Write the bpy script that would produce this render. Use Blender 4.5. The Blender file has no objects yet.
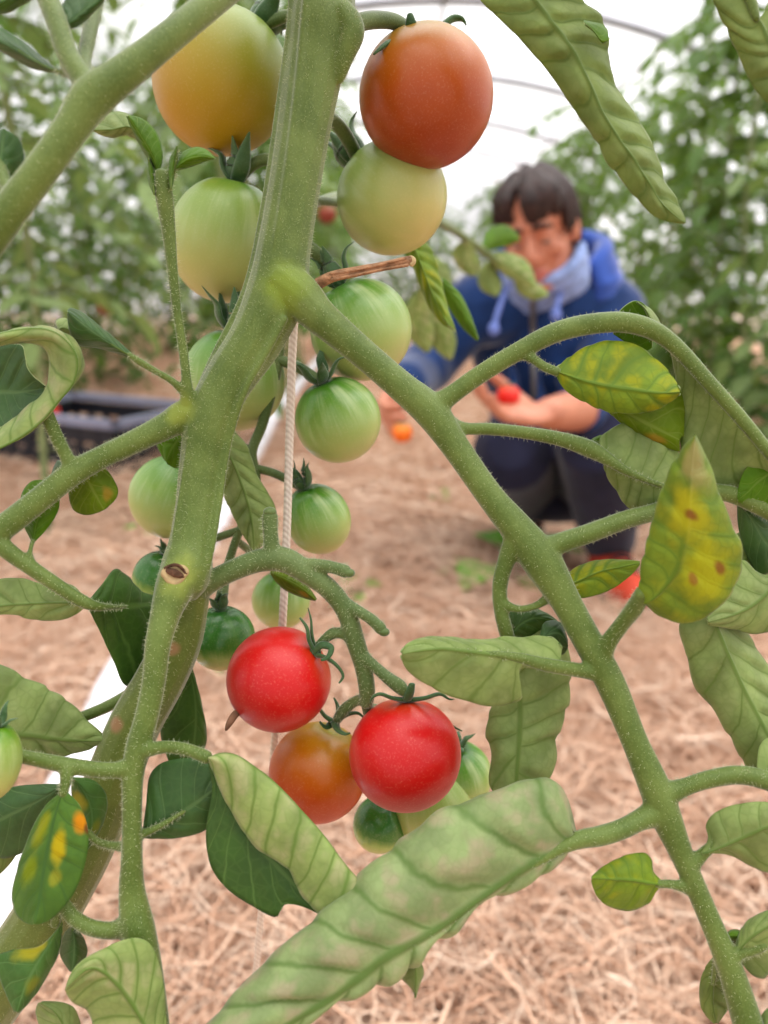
import bpy, math, random
import numpy as np
from mathutils import Vector, Matrix, Quaternion

# ------------------------------------------------------------------ camera, sky, exposure
PITCH = math.radians(16.2)
CAM = np.array([0.0, 0.0, 0.65])
FPX = 800.0
sc = bpy.context.scene
COL = sc.collection
cam_data = bpy.data.cameras.new('camera')
cam_data.sensor_fit = 'VERTICAL'
cam_data.sensor_height = 36.0
cam_data.lens = FPX / 1024 * 36.0
cam_data.clip_start = 0.01
cam_data.clip_end = 200
cam_data.dof.use_dof = True
cam_data.dof.focus_distance = 0.245
cam_data.dof.aperture_fstop = 9.0
cam = bpy.data.objects.new('camera', cam_data)
cam.location = CAM
cam.rotation_euler = (math.pi / 2 - PITCH, 0, 0)
COL.objects.link(cam)
sc.camera = cam
sc.view_settings.view_transform = 'Standard'
sc.view_settings.look = 'None'
sc.view_settings.gamma = 1
sc.view_settings.use_curve_mapping = False
sc.view_settings.exposure = 0.0
try:
    sc.cycles.use_denoising = True
    sc.cycles.denoiser = 'OPENIMAGEDENOISE'
    sc.cycles.transparent_max_bounces = 12
    sc.cycles.max_bounces = 8
    sc.cycles.sample_clamp_indirect = 6
except Exception:
    pass
world = bpy.data.worlds.new('overcast_sky')
sc.world = world
world.use_nodes = True
bg = world.node_tree.nodes['Background']
bg.inputs['Color'].default_value = (1.0, 0.985, 1.0, 1)
bg.inputs['Strength'].default_value = 1.0

sun_d = bpy.data.lights.new('soft_sun', 'SUN')
sun_d.energy = 6.0
sun_d.angle = math.radians(75)
sun_d.color = (1.0, 0.97, 0.92)
sun = bpy.data.objects.new('soft_sun', sun_d)
sun.rotation_euler = (math.radians(-4), math.radians(14), 0)
COL.objects.link(sun)

RGT = np.array([1.0, 0, 0])
FWD = np.array([0, math.cos(PITCH), -math.sin(PITCH)])
UPV = np.array([0, math.sin(PITCH), math.cos(PITCH)])


def P(x, y, d):
    return CAM + RGT * ((x - 384) / FPX * d) + UPV * ((512 - y) / FPX * d) + FWD * d


def ground_depth(y):
    a = PITCH + math.atan((y - 512) / FPX)
    return 0.65 / math.sin(a) * math.cos(a - PITCH)


def lin(c):
    out = []
    for v in c[:3]:
        v = v / 255.0
        out.append(v / 12.92 if v <= 0.04045 else ((v + 0.055) / 1.055) ** 2.4)
    return (*out, 1.0)


def tone(c, f=0.84, sat=1.12):
    r = lin(c)
    g = 0.3 * r[0] + 0.6 * r[1] + 0.1 * r[2]
    return tuple(max(0.0, min(1.0, (g + (v - g) * sat) * f)) for v in r[:3]) + (1.0,)


rnd = random.Random(7)
nrs = np.random.RandomState(11)

# ------------------------------------------------------------------ mesh helpers


def crs(pts, m, t=None):
    """cubic Hermite through pts with chord-length parameters, m samples"""
    p = np.asarray(pts, float)
    if t is None:
        seg = np.linalg.norm(np.diff(p[:, :3], axis=0), axis=1) + 1e-9
        t = np.concatenate([[0], np.cumsum(seg)])
        t = t / t[-1]
    n = len(p)
    if n == 2:
        s = np.linspace(0, 1, m)[:, None]
        return p[0] * (1 - s) + p[1] * s
    tan = np.zeros_like(p)
    tan[1:-1] = (p[2:] - p[:-2]) / (t[2:] - t[:-2])[:, None]
    tan[0] = 1.5 * (p[1] - p[0]) / (t[1] - t[0]) - 0.5 * tan[1]
    tan[-1] = 1.5 * (p[-1] - p[-2]) / (t[-1] - t[-2]) - 0.5 * tan[-2]
    s = np.linspace(0, 1, m)
    k = np.clip(np.searchsorted(t, s, side='right') - 1, 0, n - 2)
    h = (t[k + 1] - t[k])
    x = ((s - t[k]) / h)[:, None]
    h = h[:, None]
    return ((2 * x**3 - 3 * x**2 + 1) * p[k] + (x**3 - 2 * x**2 + x) * h * tan[k]
            + (-2 * x**3 + 3 * x**2) * p[k + 1] + (x**3 - x**2) * h * tan[k + 1])


def norm(v):
    v = np.asarray(v, float)
    return v / (np.linalg.norm(v) + 1e-12)


class MB:
    """collects shapes into one mesh"""

    def __init__(self):
        self.v = []
        self.f = []
        self.n = 0
        self.mi = []

    def add(self, v, f, mi=0):
        v = np.asarray(v, float)
        self.v.append(v)
        for q in f:
            self.f.append(tuple(int(i) + self.n for i in q))
            self.mi.append(mi)
        self.n += len(v)
        return self

    def tube(self, pts, r, seg=12, per=8, flat=1.0, cap=True, mi=0, fdir=None):
        """pts: (n,3); r: radii"""
        p = np.asarray(pts, float)
        r = np.asarray(r if np.ndim(r) else [r] * len(p), float)
        m = max(2, per * (len(p) - 1) + 1)
        s = crs(np.column_stack([p, r]), m)
        c, rr = s[:, :3], np.maximum(s[:, 3], 1e-6)
        tg = np.gradient(c, axis=0)
        tg /= np.linalg.norm(tg, axis=1)[:, None] + 1e-12
        ref = np.array([0, 0, 1.0]) if abs(tg[0][2]) < 0.9 else np.array([1.0, 0, 0])
        if fdir is not None:
            ref = np.asarray(fdir, float)
        a = norm(ref - tg[0] * np.dot(ref, tg[0]))
        ang = np.linspace(0, 2 * math.pi, seg, endpoint=False)
        vs = []
        if cap:
            for q in (0.55, 0.85):
                pass
        rings = []
        for i in range(m):
            if fdir is not None:
                a = norm(ref - tg[i] * np.dot(ref, tg[i]))
            else:
                a = norm(a - tg[i] * np.dot(a, tg[i]))
            b = np.cross(tg[i], a)
            rings.append((c[i], rr[i], a, b))
        allr = list(rings)
        if cap:
            c0, r0, a0, b0 = rings[0]
            c1, r1, a1, b1 = rings[-1]
            allr = [(c0 - tg[0] * r0 * 0.5 * flat, r0 * 0.6, a0, b0)] + allr + [(c1 + tg[-1] * r1 * 0.5 * flat, r1 * 0.6, a1, b1)]
        for cc, q, a_, b_ in allr:
            vs.append(cc + q * (flat * np.cos(ang)[:, None] * a_ + np.sin(ang)[:, None] * b_))
        V = np.concatenate(vs)
        k = len(allr)
        F = []
        for i in range(k - 1):
            for j in range(seg):
                j2 = (j + 1) % seg
                F.append((i * seg + j, i * seg + j2, (i + 1) * seg + j2, (i + 1) * seg + j))
        F.append(tuple(range(seg - 1, -1, -1)))
        F.append(tuple((k - 1) * seg + j for j in range(seg)))
        return self.add(V, F, mi)

    def ptube(self, pts, seg=12, per=8, flat=1.0, mi=0):
        """pts: (x, y, depth, radius in pixels) as seen in the photograph"""
        w = [P(x, y, d) for x, y, d, r in pts]
        rr = [r / FPX * d for x, y, d, r in pts]
        return self.tube(w, rr, seg, per, flat, mi=mi)

    def ellipsoid(self, c, ax, nu=20, nv=12, mi=0):
        ax = np.asarray(ax, float)
        vs = [c + ax[2]]
        for i in range(1, nv):
            ph = math.pi * i / nv
            for j in range(nu):
                th = 2 * math.pi * j / nu
                vs.append(c + ax[0] * math.sin(ph) * math.cos(th) + ax[1] * math.sin(ph) * math.sin(th) + ax[2] * math.cos(ph))
        vs.append(c - ax[2])
        F = []
        for j in range(nu):
            F.append((0, 1 + j, 1 + (j + 1) % nu))
        for i in range(nv - 2):
            for j in range(nu):
                a, b = 1 + i * nu + j, 1 + i * nu + (j + 1) % nu
                F.append((a, a + nu, b + nu, b))
        e = len(vs) - 1
        for j in range(nu):
            F.append((e, 1 + (nv - 2) * nu + (j + 1) % nu, 1 + (nv - 2) * nu + j))
        return self.add(np.array(vs), F, mi)

    def box(self, c, half, rot=None, mi=0):
        h = np.asarray(half, float)
        V = np.array([[sx, sy, sz] for sx in (-1, 1) for sy in (-1, 1) for sz in (-1, 1)], float) * h
        if rot is not None:
            V = V @ np.asarray(rot).T
        V = V + np.asarray(c)
        F = [(0, 1, 3, 2), (4, 6, 7, 5), (0, 4, 5, 1), (2, 3, 7, 6), (0, 2, 6, 4), (1, 5, 7, 3)]
        return self.add(V, F, mi)

    def data(self):
        return (np.concatenate(self.v) if self.v else np.zeros((0, 3))), self.f


def link(name, me, mats, parent=None, loc=None):
    o = bpy.data.objects.new(name, me)
    for m in (mats if isinstance(mats, (list, tuple)) else [mats]):
        me.materials.append(m)
    COL.objects.link(o)
    if parent is not None:
        o.parent = parent
    if loc is not None:
        o.location = loc
    return o


def build(name, mb, mats, parent=None, origin=(0, 0, 0), loc=None, smooth=True):
    v, f = mb.data()
    me = bpy.data.meshes.new(name)
    me.from_pydata((v - np.asarray(origin)).tolist(), [], f)
    if any(mb.mi):
        me.polygons.foreach_set('material_index', mb.mi)
    if smooth:
        me.polygons.foreach_set('use_smooth', [True] * len(f))
    me.update()
    return link(name, me, mats, parent, loc)


def thing(name, label, cat, loc=(0, 0, 0), group=None):
    o = bpy.data.objects.new(name, None)
    o.empty_display_size = 0.05
    COL.objects.link(o)
    o.location = loc
    return tag(o, label, cat, group)


def tag(o, label=None, cat=None, group=None, kind=None):
    if label:
        o['label'] = label
    if cat:
        o['category'] = cat
    if group:
        o['group'] = group
    if kind:
        o['kind'] = kind
    return o


def fast_mesh(name, V, F4):
    """V (n,3), F4 (m,4) quads"""
    me = bpy.data.meshes.new(name)
    V = np.ascontiguousarray(V, dtype=np.float32)
    F4 = np.ascontiguousarray(F4, dtype=np.int32)
    me.vertices.add(len(V))
    me.vertices.foreach_set('co', V.ravel())
    me.loops.add(F4.size)
    me.loops.foreach_set('vertex_index', F4.ravel())
    me.polygons.add(len(F4))
    me.polygons.foreach_set('loop_start', np.arange(0, F4.size, F4.shape[1], dtype=np.int32))
    me.polygons.foreach_set('use_smooth', np.ones(len(F4), dtype=bool))
    me.update(calc_edges=True)
    return me


def remesh(mb, voxel, smooth=6, factor=0.5):
    v, f = mb.data()
    me = bpy.data.meshes.new('tmp')
    me.from_pydata(v.tolist(), [], f)
    o = bpy.data.objects.new('tmp', me)
    COL.objects.link(o)
    m = o.modifiers.new('r', 'REMESH')
    m.mode = 'VOXEL'
    m.voxel_size = voxel
    if smooth:
        s = o.modifiers.new('s', 'SMOOTH')
        s.factor = factor
        s.iterations = smooth
    dg = bpy.context.evaluated_depsgraph_get()
    ev = o.evaluated_get(dg)
    t = ev.to_mesh()
    V = np.zeros(len(t.vertices) * 3, np.float32)
    t.vertices.foreach_get('co', V)
    V = V.reshape(-1, 3).astype(float)
    F = [tuple(p.vertices) for p in t.polygons]
    ev.to_mesh_clear()
    bpy.data.objects.remove(o)
    bpy.data.meshes.remove(me)
    return V, F


# ------------------------------------------------------------------ materials


class NT:
    def __init__(self, name):
        self.m = bpy.data.materials.new(name)
        self.m.use_nodes = True
        self.t = self.m.node_tree
        self.t.nodes.clear()
        self.out = self.n('ShaderNodeOutputMaterial')

    def n(self, typ, **kw):
        nd = self.t.nodes.new(typ)
        for k, v in kw.items():
            setattr(nd, k, v)
        return nd

    def l(self, a, b):
        self.t.links.new(a, b)

    def val(self, sock, v):
        if hasattr(v, 'is_linked') or hasattr(v, 'links'):
            self.l(v, sock)
        else:
            sock.default_value = v

    def math(self, op, a, b=0.0, c=0.0, clamp=False):
        nd = self.n('ShaderNodeMath', operation=op, use_clamp=clamp)
        self.val(nd.inputs[0], a)
        self.val(nd.inputs[1], b)
        self.val(nd.inputs[2], c)
        return nd.outputs[0]

    def mix(self, fac, a, b):
        nd = self.n('ShaderNodeMix', data_type='RGBA')
        self.val(nd.inputs[0], fac)
        self.val(nd.inputs[6], a)
        self.val(nd.inputs[7], b)
        return nd.outputs[2]

    def ramp(self, fac, stops, interp='LINEAR'):
        nd = self.n('ShaderNodeValToRGB')
        nd.color_ramp.interpolation = interp
        el = nd.color_ramp.elements
        while len(el) < len(stops):
            el.new(0.5)
        for e, (p, c) in zip(el, stops):
            e.position = p
            e.color = c if len(c) == 4 else (*c, 1)
        self.l(fac, nd.inputs[0])
        return nd.outputs[0]

    def smooth(self, x, lo, hi):
        nd = self.n('ShaderNodeMapRange', interpolation_type='SMOOTHSTEP')
        self.val(nd.inputs[0], x)
        nd.inputs[1].default_value = lo
        nd.inputs[2].default_value = hi
        return nd.outputs[0]

    def noise(self, co, scale, detail=3, rough=0.55):
        nd = self.n('ShaderNodeTexNoise')
        if co is not None:
            self.l(co, nd.inputs['Vector'])
        nd.inputs['Scale'].default_value = scale
        nd.inputs['Detail'].default_value = detail
        nd.inputs['Roughness'].default_value = rough
        return nd.outputs['Fac']

    def objco(self):
        return self.n('ShaderNodeTexCoord').outputs['Object']

    def bump(self, h, strength, dist):
        nd = self.n('ShaderNodeBump')
        nd.inputs['Strength'].default_value = strength
        nd.inputs['Distance'].default_value = dist
        self.l(h, nd.inputs['Height'])
        return nd.outputs[0]

    def principled(self, color, rough=0.6, spec=0.4, normal=None, sheen=0.0, sss=0.0, coat=0.0, metallic=0.0):
        b = self.n('ShaderNodeBsdfPrincipled')
        self.val(b.inputs['Base Color'], color)
        self.val(b.inputs['Roughness'], rough)
        b.inputs['Specular IOR Level'].default_value = spec
        b.inputs['Sheen Weight'].default_value = sheen
        b.inputs['Sheen Roughness'].default_value = 0.4
        b.inputs['Coat Weight'].default_value = coat
        b.inputs['Metallic'].default_value = metallic
        if normal is not None:
            self.l(normal, b.inputs['Normal'])
        return b.outputs[0]

    def done(self, sh):
        self.l(sh, self.out.inputs[0])
        return self.m


def plain(name, rgb, rough=0.6, spec=0.4, var=0.12, scale=60.0, sheen=0.0, coat=0.0, bump=0.0, metallic=0.0):
    k = NT(name)
    co = k.objco()
    n = k.noise(co, scale)
    c = lin(rgb)
    a = tuple(min(1, x * (1 + var * 1.5)) for x in c[:3]) + (1,)
    b = tuple(x * (1 - var * 1.5) for x in c[:3]) + (1,)
    col = k.mix(k.smooth(n, 0.3, 0.7), b, a)
    nr = k.bump(n, bump, 0.01) if bump else None
    return k.done(k.principled(col, rough, spec, nr, sheen, coat=coat, metallic=metallic))


def leaf_mat(name, base, vein, blotch=None, blotch_amt=0.4, spots=(), rough=0.55, spec=0.22, trans=0.22, sheen=0.12, vw=0.10, net=0.35):
    """base tissue, vein colour, optional pale blotches between the veins, spots (u, v, ru, rv, rgb) in leaf coordinates"""
    k = NT(name)
    co = k.objco()
    uv = k.n('ShaderNodeUVMap', uv_map='vein').outputs[0]
    sep = k.n('ShaderNodeSeparateXYZ')
    k.l(uv, sep.inputs[0])
    t, au = sep.outputs[0], sep.outputs[1]
    wob = k.math('MULTIPLY', k.math('SUBTRACT', k.noise(co, 130, 2), 0.5), 0.3)
    fr = k.math('FRACT', k.math('ADD', t, wob))
    f = k.math('MULTIPLY', k.math('ABSOLUTE', k.math('SUBTRACT', fr, 0.5)), 2.0)
    lat = k.smooth(f, 1 - vw * 2.0, 1.0)
    mid = k.math('SUBTRACT', 1.0, k.smooth(au, 0.02, 0.09))
    vor = k.n('ShaderNodeTexVoronoi', feature='DISTANCE_TO_EDGE')
    k.l(co, vor.inputs['Vector'])
    vor.inputs['Scale'].default_value = 330
    netm = k.math('MULTIPLY', k.math('SUBTRACT', 1.0, k.smooth(vor.outputs['Distance'], 0.0, 0.16)), net)
    vm = k.math('MAXIMUM', k.math('MAXIMUM', k.math('MULTIPLY', lat, 0.85), mid), netm, clamp=True)
    n1 = k.noise(co, 90, 3)
    b = tone(base)
    dark = tuple(x * 0.78 for x in b[:3]) + (1,)
    lite = tuple(min(1, x * 1.18) for x in b[:3]) + (1,)
    col = k.mix(k.smooth(n1, 0.3, 0.7), dark, lite)
    if blotch is not None:
        n2 = k.noise(co, 120, 2)
        inter = k.math('SUBTRACT', 1.0, k.smooth(f, 0.35, 0.9))
        bm = k.math('MULTIPLY', k.math('MULTIPLY', k.smooth(n2, 0.42, 0.66), inter), blotch_amt)
        col = k.mix(bm, col, tone(blotch))
    col = k.mix(k.math('MULTIPLY', vm, 0.85), col, tone(vein))
    if spots:
        uv2 = k.n('ShaderNodeUVMap', uv_map='leaf').outputs[0]
        s2 = k.n('ShaderNodeSeparateXYZ')
        k.l(uv2, s2.inputs[0])
        w2 = k.math('MULTIPLY', k.math('SUBTRACT', k.noise(co, 220, 3), 0.5), 0.9)
        for (u0, v0, ru, rv, rgb) in spots:
            du = k.math('DIVIDE', k.math('SUBTRACT', s2.outputs[0], u0), ru)
            dv = k.math('DIVIDE', k.math('SUBTRACT', s2.outputs[1], v0), rv)
            dd = k.math('SQRT', k.math('ADD', k.math('MULTIPLY', du, du), k.math('MULTIPLY', dv, dv)))
            mk = k.math('SUBTRACT', 1.0, k.smooth(k.math('ADD', dd, w2), 0.35, 1.15))
            col = k.mix(k.math('MULTIPLY', mk, 0.92), col, tone(rgb))
    h = k.math('ADD', k.math('MULTIPLY', vm, 0.5), k.math('MULTIPLY', k.noise(co, 600, 2), 0.5))
    nr = k.bump(h, 0.35, 0.0006)
    p = k.principled(col, rough, spec, nr, sheen)
    tr = k.n('ShaderNodeBsdfTranslucent')
    k.l(k.mix(0.35, col, (0.35, 0.55, 0.05, 1)), tr.inputs['Color'])
    mx = k.n('ShaderNodeMixShader')
    mx.inputs[0].default_value = trans
    k.l(p, mx.inputs[1])
    k.l(tr.outputs[0], mx.inputs[2])
    return k.done(mx.outputs[0])


def stem_mat(name, base, alt, spots=(), rough=0.55, sheen=0.4):
    k = NT(name)
    co = k.objco()
    n1 = k.noise(co, 70, 4, 0.6)
    n2 = k.noise(co, 1900, 2)
    col = k.mix(k.smooth(n1, 0.32, 0.68), tone(base), tone(alt))
    col = k.mix(k.math('MULTIPLY', k.smooth(n2, 0.48, 0.75), 0.28), col, lin(tuple(min(255, c + 35) for c in alt)))
    for (p, r, rgb) in spots:
        vm = k.n('ShaderNodeVectorMath', operation='DISTANCE')
        k.l(co, vm.inputs[0])
        vm.inputs[1].default_value = tuple(p)
        dd = k.math('ADD', k.math('DIVIDE', vm.outputs['Value'], r), k.math('MULTIPLY', k.math('SUBTRACT', k.noise(co, 180, 2), 0.5), 0.6))
        mk = k.math('SUBTRACT', 1.0, k.smooth(dd, 0.45, 1.1))
        col = k.mix(k.math('MULTIPLY', mk, 0.85), col, tone(rgb))
    nr = k.bump(k.math('ADD', n2, k.math('MULTIPLY', n1, 0.6)), 0.25, 0.0006)
    return k.done(k.principled(col, rough, 0.35, nr, sheen))


def tomato_mat(name, stops, streak=None, streak_amt=0.5, rough=0.3, blush=None):
    """ripeness colours from the blossom end (0) to the stem end (1), pale radial streaks below the shoulder"""
    k = NT(name)
    co = k.objco()
    sep = k.n('ShaderNodeSeparateXYZ')
    k.l(co, sep.inputs[0])
    nm = k.n('ShaderNodeVectorMath', operation='NORMALIZE')
    k.l(co, nm.inputs[0])
    s2 = k.n('ShaderNodeSeparateXYZ')
    k.l(nm.outputs[0], s2.inputs[0])
    th = k.math('ARCTAN2', s2.outputs[1], s2.outputs[0])
    n0 = k.noise(co, 60, 3)
    cmb = k.n('ShaderNodeCombineXYZ')
    k.l(k.math('SINE', th), cmb.inputs[0])
    k.l(k.math('COSINE', th), cmb.inputs[1])
    k.l(k.math('MULTIPLY', s2.outputs[2], 0.12), cmb.inputs[2])
    st = k.noise(cmb.outputs[0], 3.2, 4, 0.6)
    z = k.math('ADD', k.math('MULTIPLY', s2.outputs[2], 0.5), 0.5)
    zz = k.math('ADD', z, k.math('MULTIPLY', k.math('SUBTRACT', n0, 0.5), 0.12))
    if streak is not None:
        zz = k.math('ADD', zz, k.math('MULTIPLY', k.math('SUBTRACT', st, 0.5), 0.22))
    col = k.ramp(zz, [(p, tone(c, 0.9)) for p, c in stops])
    if streak is not None:
        band = k.math('MULTIPLY', k.smooth(z, 0.3, 0.6), k.math('SUBTRACT', 1.0, k.smooth(z, 0.86, 0.97)))
        col = k.mix(k.math('MULTIPLY', k.math('MULTIPLY', k.smooth(st, 0.42, 0.7), band), streak_amt), col, tone(streak, 0.9))
    if blush is not None:
        (bx, by, bz), rgb, amt = blush
        dt = k.n('ShaderNodeVectorMath', operation='DOT_PRODUCT')
        k.l(nm.outputs[0], dt.inputs[0])
        dt.inputs[1].default_value = tuple(norm((bx, by, bz)))
        col = k.mix(k.math('MULTIPLY', k.smooth(dt.outputs['Value'], 0.0, 0.95), amt), col, tone(rgb))
    fine = k.noise(co, 1500, 2)
    spk = k.math('MULTIPLY', k.smooth(fine, 0.5, 0.8), 0.07)
    col = k.mix(spk, col, (0.9, 0.75, 0.5, 1))
    b = k.n('ShaderNodeBsdfPrincipled')
    k.l(col, b.inputs['Base Color'])
    b.inputs['Roughness'].default_value = rough
    b.inputs['Specular IOR Level'].default_value = 0.42
    b.inputs['Sheen Weight'].default_value = 0.03
    b.inputs['Subsurface Weight'].default_value = 0.12
    b.inputs['Subsurface Radius'].default_value = (1.0, 0.5, 0.25)
    b.inputs['Subsurface Scale'].default_value = 0.002
    k.l(k.bump(fine, 0.06, 0.0004), b.inputs['Normal'])
    return k.done(b.outputs[0])
# ------------------------------------------------------------------ the polytunnel and its floor


def gz(x, y):
    return (0.020 * np.sin(2.7 * x + 0.9 * y + 1.0) + 0.016 * np.sin(1.9 * y - 1.3 * x) + 0.012 * np.sin(6.1 * x + 4.3 * y)
            + 0.05 * np.exp(-((x + 0.05) / 0.28) ** 2) * (1 / (1 + np.exp(-(y - 1.2) * 5))))


def straw_material():
    k = NT('straw')
    at = k.n('ShaderNodeAttribute', attribute_name='tone')
    co = k.objco()
    n = k.noise(co, 40, 3)
    col = k.ramp(at.outputs['Fac'], [(0.0, lin((112, 78, 58))), (0.25, lin((200, 156, 128))), (0.65, lin((228, 190, 162))), (1.0, lin((246, 224, 202)))])
    col = k.mix(k.math('MULTIPLY', k.smooth(n, 0.55, 0.8), 0.25), col, lin((150, 110, 85)))
    return k.done(k.principled(col, 0.6, 0.3))


def ground_material():
    k = NT('straw_litter')
    co = k.objco()
    n1 = k.noise(co, 5, 4)
    n2 = k.noise(co, 55, 4, 0.7)
    col = k.ramp(n2, [(0.25, lin((136, 98, 74))), (0.5, lin((206, 164, 136))), (0.75, lin((238, 204, 178)))])
    col = k.mix(k.math('MULTIPLY', k.smooth(n1, 0.5, 0.75), 0.35), col, lin((200, 160, 130)))
    return k.done(k.principled(col, 0.85, 0.15, k.bump(n2, 0.8, 0.02)))


NX, NY = 120, 160
gx = np.linspace(-9, 10, NX)
gy = np.concatenate([np.linspace(-3, 0.2, 20, endpoint=False), 0.2 + (np.linspace(0, 1, NY - 20) ** 1.7) * 15.8])
GX, GY = np.meshgrid(gx, gy)
GV = np.column_stack([GX.ravel(), GY.ravel(), gz(GX, GY).ravel() - 0.012])
ii, jj = np.meshgrid(np.arange(NY - 1), np.arange(NX - 1), indexing='ij')
a = (ii * NX + jj).ravel()
GF = np.column_stack([a, a + 1, a + NX + 1, a + NX])
tag(link('ground', fast_mesh('ground', GV, GF), ground_material()), kind='structure')


def straw(n, y0, y1, wmin, wmax, lmin, lmax, power, seed, lift):
    r = np.random.RandomState(seed)
    y = y0 + (y1 - y0) * r.rand(n) ** power
    half = np.minimum(0.50 * np.sqrt(y * y + 0.42) + 0.18, 3.0)
    x = (r.rand(n) * 2 - 1) * half
    yaw = r.rand(n) * 2 * math.pi
    L = lmin + (lmax - lmin) * r.rand(n)
    bend = r.randn(n) * 1.9
    tilt = r.randn(n) * 0.07
    M = 8
    s = np.linspace(-0.5, 0.5, M)
    ang = yaw[:, None] + bend[:, None] * s[None] + 0.8 * r.randn(n)[:, None] * np.sin(s[None] * 9)
    dx, dy = np.cos(ang), np.sin(ang)
    step = (L / (M - 1))[:, None]
    cx = x[:, None] + (np.cumsum(dx, 1) - dx.sum(1, keepdims=True) / 2) * step
    cy = y[:, None] + (np.cumsum(dy, 1) - dy.sum(1, keepdims=True) / 2) * step
    layer = r.rand(n) ** 1.3 * lift
    arch = r.rand(n) * 0.02 * (lift / 0.05)
    cz = gz(cx, cy) + layer[:, None] + tilt[:, None] * s[None] * L[:, None] + arch[:, None] * (1 - 4 * s[None] ** 2)
    w = wmin + (wmax - wmin) * r.rand(n) ** 1.5
    tw = (0.55 + 0.45 * np.cos(s * 2.6))[None] * w[:, None] * 0.5
    nx, ny = -dy, dx
    roll = r.rand(n) * math.pi
    V = np.zeros((n, M, 3, 3))
    for q in range(3):
        an = roll + q * 2 * math.pi / 3
        cs, sn = np.cos(an)[:, None], np.sin(an)[:, None]
        V[:, :, q, 0] = cx + nx * cs * tw
        V[:, :, q, 1] = cy + ny * cs * tw
        V[:, :, q, 2] = cz + sn * tw * 0.7
    base = (np.arange(n) * M * 3)[:, None, None]
    i = (np.arange(M - 1) * 3)[None, :, None]
    q = np.arange(3)[None, None]
    q2 = (q + 1) % 3
    F = np.stack(np.broadcast_arrays(base + i + q, base + i + q2, base + i + 3 + q2, base + i + 3 + q), -1).reshape(-1, 4)
    tone = np.clip(0.25 + 0.75 * r.rand(n) - 0.15 + layer / lift * 0.15, 0, 1)
    return V.reshape(-1, 3), F, np.repeat(tone, M * 3)


A = straw(14000, 0.36, 1.9, 0.0012, 0.0044, 0.05, 0.20, 1.5, 3, 0.05)
B = straw(16000, 1.7, 9.0, 0.003, 0.009, 0.12, 0.34, 1.9, 4, 0.045)
D = straw(16000, 0.36, 1.9, 0.0006, 0.0020, 0.03, 0.16, 1.4, 9, 0.062)
me = fast_mesh('straw_mulch', np.concatenate([A[0], B[0], D[0]]), np.concatenate([A[1], B[1] + len(A[0]), D[1] + len(A[0]) + len(B[0])]))
at = me.attributes.new('tone', 'FLOAT', 'POINT')
at.data.foreach_set('value', np.concatenate([A[2], B[2], D[2]]).astype(np.float32))
tag(link('straw_mulch', me, straw_material()), 'pale pinkish straw mulch spread over the whole ground', 'straw', kind='stuff')


def film_material():
    k = NT('tunnel_film')
    tr = k.n('ShaderNodeBsdfTransparent')
    tr.inputs[0].default_value = (0.97, 0.97, 0.98, 1)
    tl = k.n('ShaderNodeBsdfTranslucent')
    tl.inputs[0].default_value = (0.93, 0.93, 0.95, 1)
    mx = k.n('ShaderNodeMixShader')
    mx.inputs[0].default_value = 0.45
    k.l(tr.outputs[0], mx.inputs[1])
    k.l(tl.outputs[0], mx.inputs[2])
    return k.done(mx.outputs[0])


FILM = film_material()
TCX, TW, TH = 0.4, 3.6, 2.5


def arch(t, grow=0.0):
    return TCX + (TW + grow) * math.cos(t), max(0.0, (TH + grow)) * math.sin(t) - 0.05


m = MB()
ts = np.linspace(0, math.pi, 41)
ys = [-2.5, 3, 8, 15.0]
V = [(arch(t)[0], y, arch(t)[1]) for y in ys for t in ts]
F = [(i * 41 + j, i * 41 + j + 1, (i + 1) * 41 + j + 1, (i + 1) * 41 + j) for i in range(3) for j in range(40)]
m.add(V, F)
tag(build('ceiling', m, FILM), kind='structure')
m = MB()
V = [(arch(t)[0], 15.0, arch(t)[1]) for t in ts] + [(TCX, 15.0, -0.05)]
m.add(V, [(i, i + 1, 41) for i in range(40)])
tag(build('wall_back', m, FILM, smooth=False), kind='structure')
GALV = plain('galvanised_steel', (168, 168, 176), 0.45, 0.5, 0.06, 8, metallic=0.3)
for i, y in enumerate([0.0, 2.0, 4.0, 6.0, 8.0, 10.0, 12.0, 14.0]):
    m = MB()
    m.tube([(arch(t, -0.03)[0], y, arch(t, -0.03)[1]) for t in np.linspace(0, math.pi, 25)], 0.034, 8, 2)
    tag(build('trim_%d' % (i + 1), m, GALV), kind='structure')
for i, (x, z) in enumerate([(TCX, TH - 0.08), (1.9, 2.17), (-1.1, 2.17)]):
    m = MB()
    m.tube([(x, -2.4, z), (x, 14.9, z)], 0.016, 8, 2)
    tag(build('trim_%d' % (i + 9), m, GALV), kind='structure')

# ------------------------------------------------------------------ tomato rows further off
BGLEAF = [leaf_mat('row_leaf_a', (108, 136, 76), (136, 158, 104), trans=0.3, net=0.1),
          leaf_mat('row_leaf_b', (84, 114, 58), (114, 140, 86), trans=0.3, net=0.1),
          leaf_mat('row_leaf_c', (132, 154, 102), (152, 170, 122), trans=0.3, net=0.1)]
BGSTEM = plain('row_stem', (126, 138, 92), 0.7, 0.2, 0.15, 20)


def leaflet_strip(c, d, up, L, W, fold, droop):
    """small folded oval leaflet, 8 quads"""
    d = norm(d)
    s = norm(np.cross(d, up))
    n = np.cross(s, d)
    vs = []
    for t, w in ((0, 0.06), (0.25, 0.85), (0.5, 1.0), (0.78, 0.62), (1.0, 0.05)):
        p = c + d * L * t - np.array([0, 0, 1]) * droop * L * t * t
        vs += [p - s * W * w * 0.5 + n * fold * W * w, p, p + s * W * w * 0.5 + n * fold * W * w]
    F = []
    for i in range(4):
        for j in range(2):
            F.append((i * 3 + j, i * 3 + j + 1, i * 3 + 4 + j, i * 3 + 3 + j))
    return vs, F


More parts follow.
